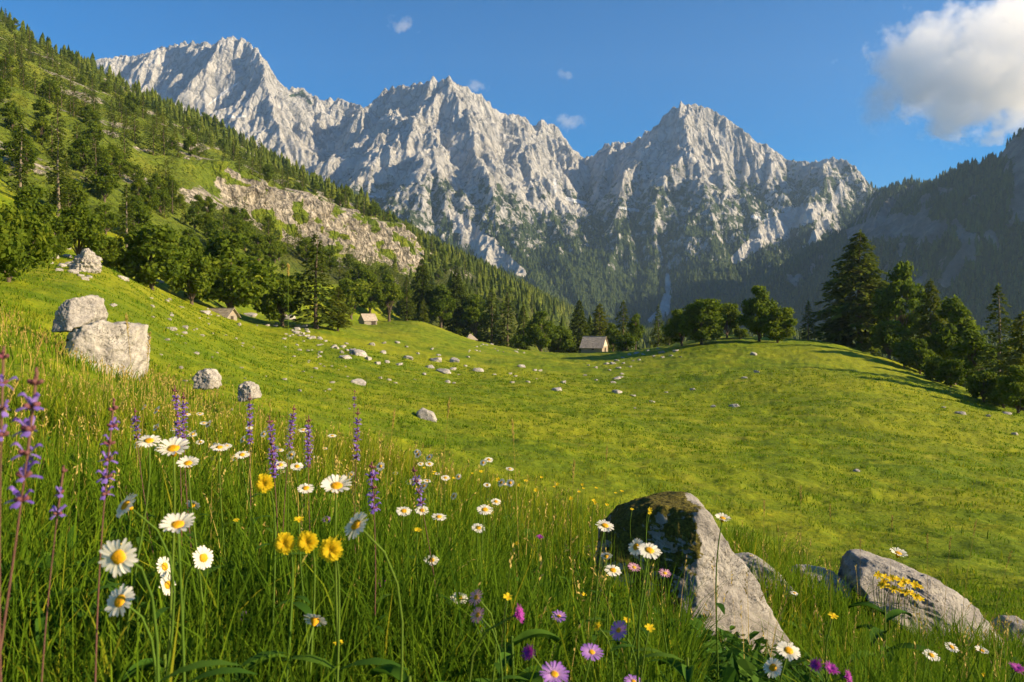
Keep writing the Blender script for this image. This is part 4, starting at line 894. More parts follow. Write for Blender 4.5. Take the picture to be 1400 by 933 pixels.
def disc_mesh(g, r, h, mat):
    mb = MB(); v = []; 
    for k in range(7):
        t = k/6; rr = r*sin((1-t)*PI/2+.02); 
        for j in range(18): a = 2*PI*j/18+k*.3; b = 1+.07*g.normal(); v.append((rr*cos(a)*b, rr*sin(a)*b, h*cos((1-t)*PI/2)*(1+.1*g.normal())))
    f = grid_faces(7, 18); i = np.arange(7*18).reshape(7, 18); f = np.stack([i[:-1], np.roll(i, -1, 1)[:-1], np.roll(i, -1, 1)[1:], i[1:]], -1).reshape(-1, 4)
    mb.add(v, [f], np.repeat(np.linspace(.9, .25, 7), 18)); mb.tube([(0,0,-.012), (0,0,-.004), (0,0,.001)], [r*.25, r*.8, r*.95], 9); return mb.mesh('disc', M[mat], True)
gf = np.random.default_rng(17)
HEAD = {}
for kind, (nn, r0, w, layers, pm, dm, dr, cup) in {'daisy': (21, .0065, .0052, 1, 'white', 'disc', .0085, .05), 'daisyup': (19, .0065, .0052, 1, 'white', 'disc', .0085, .55), 'hawkbit': (22, .0025, .0068, 3, 'yellowp', 'yellowp', .0050, .06), 'aster': (20, .0050, .0048, 1, 'violet', 'disc', .0060, .18), 'pinkaster': (16, .0055, .0046, 1, 'pinkp', 'disc', .0068, .2), 'buttercup': (6, .002, .013, 1, 'yellowp', 'disc', .004, .35), 'knapweed': (24, .003, .0024, 3, 'magenta', 'magenta', .006, .45)}.items():
    HEAD[kind] = [(petal_ring(gf, nn, r0, .0225, w, cup, layers, .4 if kind == 'knapweed' else .12 if kind != 'daisy' else .16).mesh('petals', M[pm], True), disc_mesh(gf, dr, dr*(.45 if dm == 'disc' else .3), dm)) for _ in range(3)]
def stem_mesh(base, top, nrm, r, g, leaves=3, mat='stem'):
    mb = MB(); base = np.asarray(base, float); top = np.asarray(top, float); H = np.linalg.norm(top-base); t = np.linspace(0, 1, 9)[:,None]
    c1 = base+[0, 0, H*.5]; c2 = top-np.asarray(nrm)*H*.28; c2[2] = min(c2[2], top[2]-.1*H)
    p = (1-t)**3*base+3*(1-t)**2*t*c1+3*(1-t)*t*t*c2+t**3*top
    mb.tube(p, r*(1.25-.5*t[:,0]), 6, .5)
    lm = MB()
    for k in range(leaves):
        i = g.uniform(.08, .62); b = np.array([np.interp(i, t[:,0], p[:,j]) for j in range(3)]); a = g.uniform(0, 6.28); L = H*g.uniform(.10, .2); u = np.linspace(0, 1, 5); wd = L*.11*np.sin(np.clip(u*PI*.92+.15, 0, PI))
        o = np.array([cos(a), sin(a), 0]); sd = np.array([-sin(a), cos(a), 0]); cen = b+o*(L*u)[:,None]+np.array([0, 0, 1.])*(L*(.55*u-.5*u*u))[:,None]
        v = np.stack([cen-sd*wd[:,None], cen+sd*wd[:,None]], 1).reshape(-1, 3); lm.add(v, [np.array([[2*j, 2*j+1, 2*j+3, 2*j+2] for j in range(4)])], g.uniform(.3, .8))
    return mb.mesh('stem', M[mat], True), (lm.mesh('leaves', M['herb'], True) if leaves else None)
NORM = {'f': (.05, -1, .18), 'u': (.12, -.25, 1), 't': (.13, -.40, .95), 'l': (-.55, -.55, .6), 'r': (.75, -.6, .35), 'b': (.1, .75, .6), 's': (.85, -.25, .3), 'd': (-.2, -.8, .55)}
fl_n = [0]
NAMES = {'daisy': 'daisy', 'daisyup': 'daisy', 'hawkbit': 'yellow_wildflower', 'aster': 'violet_wildflower', 'pinkaster': 'pink_wildflower', 'buttercup': 'yellow_wildflower', 'knapweed': 'magenta_wildflower'}
SIZE = {'daisy': .045, 'daisyup': .045, 'hawkbit': .040, 'aster': .038, 'pinkaster': .030, 'buttercup': .020, 'knapweed': .028}
def flower(kind, px, py, size, face, label, group=None, d=None):
    fl_n[0] += 1; k = fl_n[0]; dia = SIZE[kind]
    if d is None:
        d = dia*F/size
        for _ in range(60):
            p = at(px, py, d); h = p[2]-g1(p[0], p[1])
            if h < .14: d *= .95
            elif h > .62: d *= 1.06
            else: break
    p = at(px, py, d); gz = g1(p[0], p[1]); sc = size*d/F/.045
    nv = Vector(NORM[face]).normalized(); off = np.array([gf.normal(0, .03), gf.uniform(-.01, .08), 0]); base = np.array([p[0]+off[0], p[1]+off[1], gz])
    t = thing(NAMES[kind], label, 'flower', base, 0, group)
    sm, lm = stem_mesh((0, 0, -.02), p-base-np.array(nv)*.010*sc, nv, .0016+.0006*sc, gf, 3 if size > 14 else 0)
    obj('stem', sm, t)
    if lm: obj('leaves', lm, t)
    pm, dm = HEAD[kind][k % 3]; rot = nv.to_track_quat('Z', 'Y') @ Quaternion((0, 0, 1), k*1.3)
    for nm, me in (('petals', pm), ('disc', dm)):
        o = obj(nm, me, t); o.location = Vector(p-base); o.rotation_mode = 'QUATERNION'; o.rotation_quaternion = rot; o.scale = (sc,)*3
    return t
D = 'white daisy '
for a in [
 ('daisy',162,762,52,'f',D+'with a full ring of petals, upper of the frontal pair at lower left'),
 ('daisy',164,822,44,'d',D+'with a gap in its petals, lower of the frontal pair at left'),
 ('daisyup',243,718,46,'t',D+'with raised bowl shaped petals, right above the frontal pair'),
 ('daisy',172,691,40,'l',D+'tilted sideways above the frontal pair at lower left'),
 ('daisyup',237,614,44,'t',D+'largest of the three blooms in a row near the purple spikes'),
 ('daisy',204,603,32,'t',D+'leftmost of the three blooms in a row near the purple spikes'),
 ('daisyup',257,634,30,'t',D+'lowest and rightmost of the three blooms in a row on the left'),
 ('daisy',225,775,30,'s',D+'seen edge on, upper of the sideways pair right of the frontal daisies'),
 ('daisy',229,800,30,'s',D+'seen edge on, lower of the sideways pair right of the frontal daisies'),
 ('daisy',278,763,32,'r',D+'small and half turned away, right of the sideways pair'),
 ('daisy',264,690,20,'b',D+'small and seen from behind above the half turned one'),
 ('daisy',487,718,42,'l',D+'tilted to the lower right, right above the yellow flower row'),
 ('daisyup',460,665,44,'t',D+'with a wide raised fan of petals, in the middle foreground'),
 ('daisy',431,848,34,'b',D+'seen from behind with thin petals below the yellow flower row'),
 ('daisy',590,766,22,'t',D+'alone on a slanting stem in the middle of the green foreground'),
 ('daisy',628,818,24,'t',D+'beside a pinkish flower in the lower middle foreground'),
 ('daisy',655,857,25,'l',D+'just below a red and yellow flower in the lower middle foreground'),
 ('daisy',552,699,22,'t',D+'leftmost of the row of three under slender purple spikes'),
 ('daisy',577,698,20,'t',D+'middle one of the row of three under slender purple spikes'),
 ('daisy',600,707,21,'u',D+'rightmost of the row of three under slender purple spikes'),
 ('daisy',663,697,23,'t',D+'upper one of two in the grass left of the mossy rock'),
 ('daisy',654,722,20,'t',D+'lower one of two in the grass left of the mossy rock'),
 ('daisy',678,686,15,'t',D+'tiny, right above the two daisies left of the mossy rock'),
 ('daisy',418,668,24,'t',D+'left of the wide raised fan daisy'),
 ('daisy',383,636,20,'t',D+'left one of two at the foot of the middle purple spikes'),
 ('daisy',406,638,19,'t',D+'right one of two at the foot of the middle purple spikes'),
 ('daisy',300,612,24,'u',D+'left one of two to the right of the three in a row'),
 ('daisy',331,622,20,'t',D+'right one of two to the right of the three in a row'),
 ('daisy',827,719,26,'t',D+'at the upper left shoulder of the mossy rock'),
 ('daisy',870,748,26,'l',D+'left one of the touching pair in front of the mossy rock'),
 ('daisy',888,753,34,'t',D+'right and larger one of the touching pair in front of the mossy rock'),
 ('daisy',838,780,24,'t',D+'under the touching pair, low at the left of the mossy rock'),
 ('daisy',829,760,17,'b',D+'turned away between the shoulder daisy and the touching pair'),
 ('daisyup',988,709,22,'u',D+'flat and seen edge on behind the right top of the mossy rock'),
 ('daisy',1078,890,34,'t',D+'largest on the bare right foot of the mossy rock'),
 ('daisy',1057,913,28,'l',D+'lower left neighbour of the largest one on the rock foot'),
 ('daisy',1273,896,22,'t',D+'drooping in the grass below the long grey slab'),
 ('daisy',1301,885,19,'t',D+'right one in the grass below the long grey slab'),
 ('daisyup',1228,757,24,'u',D+'edge on, just above the long grey slab'),
 ('daisyup',1342,890,18,'u',D+'edge on in the grass near the lower right corner'),
 ('daisy',1086,811,10,'u',D+'tiny single white bloom between the mossy rock and the slab'),
 ('hawkbit',361,661,27,'f','single round yellow flower standing high above the row of yellow flowers'),
 ('hawkbit',389,743,31,'f','leftmost yellow flower of the row of three'),
 ('hawkbit',420,741,31,'f','middle yellow flower of the row of three'),
 ('hawkbit',452,752,34,'f','rightmost and largest yellow flower of the row of three'),
 ('hawkbit',463,737,17,'t','small yellow flower touching the rightmost of the row of three'),
 ('buttercup',409,711,14,'t','small yellow flower above the row of three'),
 ('buttercup',571,725,11,'t','tiny yellow flower below the short row of three daisies'),
 ('buttercup',463,880,14,'u','half closed yellow flower low in the grass below the daisy seen from behind'),
 ('buttercup',694,817,14,'t','yellow flower left of the magenta bloom in the lower middle'),
 ('buttercup',817,857,14,'l','worn yellow flower left of the violet bloom below the mossy rock'),
 ('buttercup',888,859,15,'t','yellow flower with open petals right of the violet blooms below the mossy rock'),
 ('buttercup',857,848,11,'t','small yellow flower touching the violet bloom below the mossy rock'),
 ('buttercup',323,712,9,'t','tiny yellow flower left of the row of three'),
 ('buttercup',461,799,8,'t','tiny yellow flower under the row of three'),
 ('buttercup',1139,843,14,'t','yellow flower in the grass right of the mossy rock foot'),
 ('pinkaster',651,817,24,'l','pink and yellow flower touching a white daisy in the lower middle'),
 ('pinkaster',653,841,24,'l','reddish and yellow flower directly above a white daisy in the lower middle'),
 ('pinkaster',867,776,18,'t','pink flower under the touching daisy pair on the mossy rock'),
 ('pinkaster',909,784,18,'t','pink flower right below the touching daisy pair on the mossy rock'),
 ('aster',764,843,22,'t','violet flower with yellow centre left of the other violet blooms below the rock'),
 ('aster',846,862,28,'l','violet flower tilted left, below the pink flowers of the mossy rock'),
 ('aster',809,892,32,'t','large pale violet flower in the lower middle, below the tilted violet one'),
 ('aster',758,922,42,'t','largest violet flower, cut by the bottom edge'),
 ('aster',866,932,26,'u','violet flower cut by the bottom edge right of the largest one'),
 ('knapweed',724,893,24,'l','reddish violet flower left above the largest violet flower'),
 ('knapweed',708,841,26,'s','bright magenta flower seen from the side in the lower middle'),
 ('knapweed',693,850,13,'s','small dull purple flower left of the bright magenta one'),
 ('knapweed',510,795,13,'l','left one of the two small magenta blooms in the middle grass'),
 ('knapweed',521,797,14,'r','right one of the two small magenta blooms in the middle grass'),
 ('knapweed',1116,910,20,'l','leftmost of the three purple blooms at the bottom edge near the rock foot'),
 ('knapweed',1136,916,22,'t','middle of the three purple blooms at the bottom edge near the rock foot'),
 ('knapweed',1158,926,20,'r','rightmost of the three purple blooms at the bottom edge near the rock foot'),
 ('aster',336,843,20,'t','single pale purple flower left of the daisy seen from behind'),
 ('knapweed',738,735,11,'u','tiny dark purple bud in the grass left of the mossy rock'),
 ('knapweed',1390,915,20,'t','purple bloom at the bottom right corner'),
 ('aster',447,711,15,'t','dull purple flower right of the small yellow one above the row'),
]: flower(*a)
gl2 = np.random.default_rng(23)
for k in range(62):
    px = gl2.uniform(180, 700); py = np.interp(px, [200, 700], [575, 655])+gl2.uniform(-22, 40)
    flower('daisy', px, py, gl2.uniform(7, 14), 'tuld'[k % 4], 'tiny distant white daisy in the strip of grass behind the purple spikes', 'tiny daisies in the distant strip')
for k in range(30):
    px = gl2.uniform(560, 900); py = np.interp(px, [560, 900], [632, 690])+gl2.uniform(-12, 16)
    flower('buttercup', px, py, gl2.uniform(4, 7), 'tuf'[k % 3], 'tiny yellow flower in the yellowish grass at the brow of the foreground', 'tiny yellow flowers along the brow')
for k in range(30):
    px = gl2.uniform(20, 1380); py = np.interp(px, [0, 700, 1400], [690, 740, 850])+gl2.uniform(0, 150)
    if py < 925: flower('buttercup', px, py, gl2.uniform(4, 8), 'tfl'[k % 3], 'tiny yellow speck of a flower deep in the foreground grass', 'tiny yellow flowers in the foreground grass')
for k, (ox, oy) in enumerate([(-62,-16),(-52,-12),(-44,-10),(-36,-8),(-28,-4),(-20,-2),(-12,2),(-6,6),(-58,2),(-48,6),(-40,10),(-32,14),(-24,16),(-16,18),(-10,24),(-4,28),(-54,-4),(-30,4)]):
    flower('buttercup', 1262+ox*1.0, 798+oy*.75, 12, 'ft'[k % 2], 'yellow flower in the mat growing on the long grey slab', 'yellow flowers on the slab', d=5.62+.004*k)

# sage spikes
def floret_head(g):
    pet, cal = MB(), MB()
    for sgn in (1,):
        t = np.linspace(0, 1, 7); x = .004+.016*t; z = .004+.016*np.sin(t*2.2)-.004*t; w = .0035*np.sin(t*PI*.85+.35)
        v = np.concatenate([np.stack([x, -w*1.1, z-w*.7], 1), np.stack([x, 0*w, z+w*.5], 1), np.stack([x, w*1.1, z-w*.7], 1)]); i = np.arange(21).reshape(3, 7); pet.add(v, [np.stack([i[:-1,:-1], i[1:,:-1], i[1:,1:], i[:-1,1:]], -1).reshape(-1, 4)], np.tile(t, 3))
        x = .005+.014*t; z = .002-.006*t*t; w = .0018+.0055*t*np.sqrt(np.clip(1.05-t, 0, 1))*1.6
        v = np.concatenate([np.stack([x, -w, z-.002], 1), np.stack([x, 0*w, z], 1), np.stack([x, w, z-.002], 1)]); pet.add(v, [np.stack([i[:-1,:-1], i[1:,:-1], i[1:,1:], i[:-1,1:]], -1).reshape(-1, 4)], np.tile(t*.7, 3))
    cal.tube([(0,0,0), (.004,0,.0015), (.009,0,.003), (.011,0,.0035)], [.0012, .0030, .0034, .0022], 7, .7)
    return (np.concatenate(pet.v), [np.concatenate(x) for x in pet.p.values()], np.concatenate(pet.c)), (np.concatenate(cal.v), [np.concatenate(x) for x in cal.p.values()], np.concatenate(cal.c))
FLT = floret_head(gf)
def place(mb, src, pos, yaw, pitch, s, g):
    v, ps, c = src; cp, sp = cos(pitch), sin(pitch); x, y, z = v.T*s; x, z = x*cp-z*sp, x*sp+z*cp; ca, sa = cos(yaw), sin(yaw)
    mb.add(np.stack([x*ca-y*sa, x*sa+y*ca, z], 1)+pos, ps, np.clip(c+g.normal(0, .12), 0, 1))
def sage(px, ptop, pbot, d, label, whorls=6, fl=6, s=1.0, tipcol='calyx', group=None):
    s = s*.62; g = np.random.default_rng(int(px*7+ptop)); top = at(px, ptop, d); gz = g1(top[0], d); H = top[2]-gz; bot = (pbot-ptop)/F*d
    base = np.array([top[0]+g.normal(0, .05), d+.01, gz]); t = thing('sage_flower', label, 'flower', base, 0, group)
    z = np.linspace(0, 1, 10)[:,None]; p = (top-base)*z; p[:,0] += .012*np.sin(z[:,0]*4+g.uniform(0, 6))*H; st = MB(); p[0,2] -= .02; st.tube(p, .0026*s*(1.15-.75*z[:,0]), 6, .5); st.build('stem', M['calyx'], t, True)
    pm, cm = MB(), MB(); sel = z[:,0] >= 1-min(1., 1.02*bot/H); cm.tube(p[sel] if sel.sum() > 1 else p[-2:], .0021*s, 6, .4)
    for k in range(whorls):
        u = 1-(.10+.88*(k/(max(whorls-1, 1))))*bot/H; pos = np.array([np.interp(u, z[:,0], p[:,j]) for j in range(3)]); a0 = g.uniform(0, 6)
        for j in range(fl):
            yaw = a0+2*PI*j/fl+g.normal(0, .2)
            if g.uniform() < .86: place(cm, FLT[1], pos, yaw, .25+g.normal(0, .15), s*g.uniform(.9, 1.25), g)
            if k > 0 and g.uniform() < .8: place(pm, FLT[0], pos, yaw, .05+g.normal(0, .2), s*g.uniform(.85, 1.2), g)
    for k in range(14):
        u = 1-.12*bot/H*k/14; pos = np.array([np.interp(u, z[:,0], p[:,j]) for j in range(3)]); place(cm, FLT[1], pos, g.uniform(0, 6.28), .9, s*.55, g)
    pm.build('petals', M['sage'], t, True); cm.build('calyxes', M['calyx'], t, True)
    sm, lm = stem_mesh((0, 0, 0), (0, 0, H*.7), (0, 0, 1), .001, g, 5); obj('leaves', lm, t)
SG = 'sage spikes in the foreground grass'
for a, kw in [((38,508,690,.80,'nearest purple sage spike with wide spaced blooms, cut by the left foreground'), dict(whorls=6, fl=4, s=1.15)),
 ((4,478,600,.78,'reddish sage tip at the very left edge'), dict(whorls=4, fl=4, s=.9)),
 ((158,548,680,1.12,'purple sage spike left of the first daisy, with open hooded blooms'), dict(whorls=6, fl=4, s=1.05)),
 ((92,640,706,1.0,'short dull purple sage spike at lower left, behind the nearest one'), dict(whorls=3, fl=4, s=.9)),
 ((238,528,605,2.1,'left one of the close sage pair above the three daisies'), dict(whorls=7, fl=6)),
 ((252,538,612,2.15,'right one of the close sage pair above the three daisies'), dict(whorls=7, fl=6)),
 ((345,540,606,2.5,'pale sage spike just below the small pale rock'), dict(whorls=6, fl=6)),
 ((369,570,652,1.9,'sage spike at the upper left of the single yellow flower'), dict(whorls=8, fl=6, s=1.05)),
 ((405,555,612,2.2,'left one of the sage pair right of the single yellow flower'), dict(whorls=6, fl=6)),
 ((422,570,640,2.1,'right one of the sage pair right of the single yellow flower'), dict(whorls=7, fl=6)),
 ((488,560,628,2.1,'slender sage spike with a long thin reddish tip in the middle'), dict(whorls=6, fl=6)),
 ((484,534,556,2.6,'thin pale sage tip reaching highest in the middle of the meadow'), dict(whorls=3, fl=4, s=.7)),
 ((507,634,697,1.7,'full purple sage spike right above the wide raised daisy'), dict(whorls=5, fl=6, s=1.1)),
 ((564,640,690,1.9,'small purple sage spike rightmost of all, above the row of three daisies'), dict(whorls=4, fl=6)),
 ((186,560,600,2.2,'small sage spike behind the first daisy of the three in a row'), dict(whorls=4, fl=5))]: sage(*a, group=SG, **kw)

def stalk(px, ptop, d, label, lean=(0, 0), mat='straw', panicle=.09, r=.0012, width=.008, group=None):
    top = at(px, ptop, d); g = np.random.default_rng(int(px)); base = np.array([top[0]-lean[0], d, 0]); base[2] = g1(base[0], d)
    t = thing('grass_stalk', label, 'grass stalk', base, 0, group); H = top-base; z = np.linspace(0, 1, 12)[:,None]; p = H*z; p[:,0] = H[0]*z[:,0]**2; mb = MB(); mb.tube(p, r*(1.3-.8*z[:,0]), 5, .5); mb.build('stem', M[mat], t, True)
    if panicle:
        sm = MB(); n_ = 46
        for k in range(n_):
            u = 1-panicle/np.linalg.norm(H)*k/n_; c = np.array([np.interp(u, z[:,0], p[:,j]) for j in range(3)]); a = g.uniform(0, 6.28); w = width*g.uniform(.3, 1)*(.25+.75*sin(min(1, k/n_+.1)*PI*.9)); dv = np.array([cos(a)*w, sin(a)*w, w*1.4])
            sm.tube([c, c+dv*.6, c+dv, c+dv*1.2+[0, 0, .002]], [.0003, .0012, .0013, .0002], 4, g.uniform(.2, .9), False)
        sm.build('seed_head', M['straw'], t)
stalk(394, 362, 1.9, 'tall thin yellow stalk rising high above the meadow left of the middle', mat='stem', panicle=.03, r=.0011, width=.004)
for px, pt, d, lx, lb in [(1335,712,4.2,.10,'leaning seed stalk, tallest of the four at the right edge'),(1268,730,4.4,.0,'upright seed stalk, leftmost of the four above the slab'),(1300,734,4.3,.05,'slightly leaning seed stalk, second of the four above the slab'),(1383,754,4.0,.14,'bent seed stalk with a nodding head at the right edge'),(1220,705,4.8,.02,'thin seed stalk standing above the left end of the slab'),(1135,690,4.6,.0,'thin seed stalk between the mossy rock and the slab'),(1095,665,4.4,.0,'tall pale stalk right of the mossy rock'),(1045,685,4.2,.01,'pale stalk directly behind the mossy rock'),(1176,736,5.2,.0,'short orange seed stalk at the upper tip of the slab'),(785,630,3.6,.02,'tall straw coloured stalk at the brow, right of the middle'),(700,575,3.2,-.03,'tall straw coloured stalk on the brow left of the mossy rock'),(615,545,3.4,.05,'straw coloured stalk in the middle of the brow'),(830,610,5,.03,'faint straw stalk on the brow above the mossy rock'),(172,430,3.0,-.05,'straw stalk beside the tall pale boulder'),(205,455,2.8,.04,'straw stalk right of the tall pale boulder'),(60,455,2.4,.12,'leaning straw stalk in front of the left boulders'),(25,520,1.7,.14,'leaning straw stalk at the left edge behind the nearest sage'),(540,560,3.6,.05,'reddish straw stalk left of the elongated pale rock')]:
    stalk(px, pt, d, lb, (lx, 0))
# broad leaved plants at the bottom
def leafy_plant(px, py, d, label, n_=7, L=.16, seed=1):
    p = at(px, py, d); gz = g1(p[0], p[1]); g = np.random.default_rng(seed); t = thing('leafy_plant', label, 'plant', (p[0], p[1], gz)); H = max(p[2]-gz, .12); st = MB(); st.tube([(0,0,-.02), (.005,0,H*.5), (0,0,H)], .0028, 6, .5); st.build('stem', M['stem'], t, True)
    for k in range(n_):
        a = k*2.4+g.uniform(-.3, .3); z0 = H*(.25+.75*k/n_); l_ = L*g.uniform(.75, 1.15)*(1.1-.35*k/n_); u = np.linspace(0, 1, 9); wd = l_*.13*np.sin(np.clip(u**.8*PI, 0, PI))+.001; wd = wd*(1+.10*np.sin(u*60)); o = np.array([cos(a), sin(a), 0]); sd = np.array([-sin(a), cos(a), 0]); cen = np.array([0, 0, z0])+o*(l_*u)[:,None]+np.array([0, 0, 1.])*(l_*(.75*u-.75*u*u))[:,None]; v = np.stack([cen-sd*wd[:,None]+[0, 0, .012], cen, cen+sd*wd[:,None]+[0, 0, .012]], 1).reshape(-1, 3); i = np.arange(27).reshape(9, 3); lb = MB(); lb.add(v, [np.stack([i[:-1,:-1], i[:-1,1:], i[1:,1:], i[1:,:-1]], -1).reshape(-1, 4)], g.uniform(.25, .6)); lb.build('leaf', M['herb'], t, True)
for k, (px, py, d, lb) in enumerate([(225,895,1.35,'large leafed plant with a star of leaves at the bottom left'),(330,915,1.45,'low leafy plant right of the star leafed plant at the bottom'),(560,925,1.2,'leafy plant at the bottom edge left of the middle'),(940,900,1.7,'leafy plant in front of the left foot of the mossy rock'),(700,870,1.6,'leafy plant under the bright magenta flower'),(1210,830,3.2,'leafy plant below the left end of the long grey slab')]): leafy_plant(px, py, d, lb, 8+k % 3, (.075+.02*(k % 3))*max(.8, min(d, 2)), 40+k)

# ---------------------------------------------------------------- grass
def blades(x, y, z, h, w, lean, tint, g, seg=3):
    n_ = len(x); a = g.uniform(0, 2*PI, n_); la = g.uniform(0, 2*PI, n_); lx, ly = np.cos(la)*lean*h, np.sin(la)*lean*h; sx, sy = np.cos(a)*w*.5, np.sin(a)*w*.5
    ts = np.linspace(0, 1, seg+1); V = []
    for t in ts[:-1]:
        cx, cy, cz = x+lx*t*t, y+ly*t*t, z-.02*(t == 0)+h*(t-.35*np.minimum(lean, 1.2)*t*t); k = (1-t**1.6*.75)
        V += [np.stack([cx-sx*k, cy-sy*k, cz], 1), np.stack([cx+sx*k, cy+sy*k, cz], 1)]
    V.append(np.stack([x+lx, y+ly, z+h*(1-.35*np.minimum(lean, 1.2))], 1)); m = 2*seg+1; v = np.stack(V, 1).reshape(-1, 3); o = (np.arange(n_)*m)[:,None]
    polys = [np.concatenate([o+np.array([2*k, 2*k+1, 2*k+3, 2*k+2]) for k in range(seg-1)]), o+np.array([2*seg-2, 2*seg-1, 2*seg])]
    return v, polys, np.repeat(np.clip(tint, 0, 1), m)
gg = np.random.default_rng(31)
def azr(n_, r0, r1, a0=-42, a1=42, pw=1.0):
    a = R(1)*gg.uniform(a0, a1, n_); r = r0+(r1-r0)*gg.uniform(0, 1, n_)**pw; return np.sin(a)*r, np.cos(a)*r, r, PX0+F*np.tan(a)
def tall_zone(px, r): return 1-smooth(np.interp(px, [0, 350, 600, 900, 1400], [28, 20, 10, 7.6, 7.2]), np.interp(px, [0, 350, 600, 900, 1400], [48, 36, 17, 12, 11]), r)
x, y, r, px = azr(360000, .75, 16)
tz = tall_zone(px, r)*(.72+.5*pn2(x/.8, y/.8, 401)+.25*pn2(x/.25, y/.25, 402)); keep = gg.uniform(size=len(x)) < np.clip(.25+tz, 0, 1); x, y, r, px, tz = x[keep], y[keep], r[keep], px[keep], tz[keep]
z = G(x, y); h = (.05+np.clip(tz, 0, 1.2)*gg.gamma(4, .055, len(x))+.03)*np.clip(.42+r*.28, .5, 1); h = np.minimum(h, .52)
h = h*(1-.6*smooth(925, 965, px)*(1-smooth(1110, 1160, px))*(1-smooth(3.4, 4.2, r)))
yel = smooth(2.6, 6.0, r)*smooth(-2, 3, -np.abs(px-520)/190+2.6)
tint = .37-.08*(1-smooth(1.8, 4.2, r))+.11*gg.normal(size=len(x))+.10*smooth(700, 100, px)+.30*pn2(x/.5, y/.5, 403)*.5+.24*yel+(gg.uniform(size=len(x)) < .06+.10*yel)*.4  # blades nearest the camera tinted darker, standing in for shade down in the grass
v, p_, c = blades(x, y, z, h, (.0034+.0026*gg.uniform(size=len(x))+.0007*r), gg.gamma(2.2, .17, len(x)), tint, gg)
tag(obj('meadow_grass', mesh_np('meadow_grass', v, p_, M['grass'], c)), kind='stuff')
x, y, r, px = azr(230000, 10, 110, pw=.8); z = G(x, y); s_, l_ = sl(x, y); tz = tall_zone(px, r); cl = fbm2(x/2.2, y/2.2, 3, 410); keep = gg.uniform(size=len(x)) < np.clip(.5+cl*.9, .08, 1); x, y, r, px, z, tz, cl = [q_[keep] for q_ in (x, y, r, px, z, tz, cl)]
h = gg.uniform(.04, .11, len(x))*(1+np.clip(cl, -.3, 1)*1.2+2.2*smooth(.35, .7, fbm2(x/1.4, y/1.4, 2, 415)))+tz*gg.gamma(3, .08, len(x)); tint = .52+.12*gg.normal(size=len(x))+.16*fbm2(x/7, y/7, 3, 411)+(gg.uniform(size=len(x)) < .05)*.3
v, p_, c = blades(x, y, z, h, .004+.0011*r, gg.gamma(2.2, .22, len(x)), tint, gg, 2)
tag(obj('pasture_grass', mesh_np('pasture_grass', v, p_, M['grass'], c)), kind='stuff')
# small broad leaves between the blades
x, y, r, px = azr(62000, .8, 7.5); z = G(x, y); keep = gg.uniform(size=len(x)) < np.clip(.35+pn2(x/.5, y/.5, 420), 0, 1)*tall_zone(px, r); x, y, z, r = x[keep], y[keep], z[keep], r[keep]; n_ = len(x)
L = gg.uniform(.015, .05, n_)*(1+.8*(gg.uniform(size=n_) < .15)); a = gg.uniform(0, 6.28, n_); el = gg.normal(.25, .35, n_); D_ = np.stack([np.cos(a)*np.cos(el), np.sin(a)*np.cos(el), np.sin(el)], 1); P_ = np.stack([x, y, z+gg.uniform(.01, .20, n_)*np.clip(.4+r*.3, .5, 1)], 1); S_ = np.stack([-np.sin(a), np.cos(a), gg.normal(0, .3, n_)], 1)*(L*gg.uniform(.25, .42, n_))[:,None]; U_ = np.array([0, 0, 1.])*(L*.18)[:,None]
v = np.stack([P_, P_+D_*(L*.35)[:,None]-S_+U_, P_+D_*(L*.75)[:,None]-S_*.8+U_, P_+D_*L[:,None], P_+D_*(L*.75)[:,None]+S_*.8+U_, P_+D_*(L*.35)[:,None]+S_+U_], 1).reshape(-1, 3); i = np.arange(len(v)).reshape(-1, 6)
tag(obj('undergrowth', mesh_np('undergrowth', v, [np.concatenate([i[:,[0,1,2,3]], i[:,[0,3,4,5]]])], M['herb'], np.repeat(np.clip(gg.normal(.42, .2, n_), 0, 1), 6))), kind='stuff')
x, y, r, px = azr(20000, .8, 3.4); z = G(x, y); keep = gg.uniform(size=len(x)) < np.clip(.5+pn2(x/.35, y/.35, 425)*1.2, 0, 1); x, y, z, r = x[keep], y[keep], z[keep], r[keep]; n_ = len(x)
L = gg.uniform(.03, .085, n_); a = gg.uniform(0, 6.28, n_); el = gg.normal(.75, .35, n_); D_ = np.stack([np.cos(a)*np.cos(el), np.sin(a)*np.cos(el), np.sin(el)], 1); S_ = np.stack([-np.sin(a), np.cos(a), 0*a], 1)*(L*gg.uniform(.10, .2, n_))[:,None]; U_ = np.stack([np.cos(a), np.sin(a), 0*a], 1)*(L*.12)[:,None]; P_ = np.stack([x, y, z+gg.uniform(0, .16, n_)*np.clip(.4+r*.3, .5, 1)], 1)
v = np.stack([P_, P_+D_*(L*.3)[:,None]-S_, P_+D_*(L*.7)[:,None]-S_*.9+U_*.5, P_+D_*L[:,None]+U_*1.6, P_+D_*(L*.7)[:,None]+S_*.9+U_*.5, P_+D_*(L*.3)[:,None]+S_], 1).reshape(-1, 3); i = np.arange(len(v)).reshape(-1, 6)
tag(obj('leafy_undergrowth', mesh_np('leafy_undergrowth', v, [np.concatenate([i[:,[0,1,2,3]], i[:,[0,3,4,5]]])], M['herb'], np.repeat(np.clip(gg.normal(.34, .18, n_), 0, 1), 6))), kind='stuff')
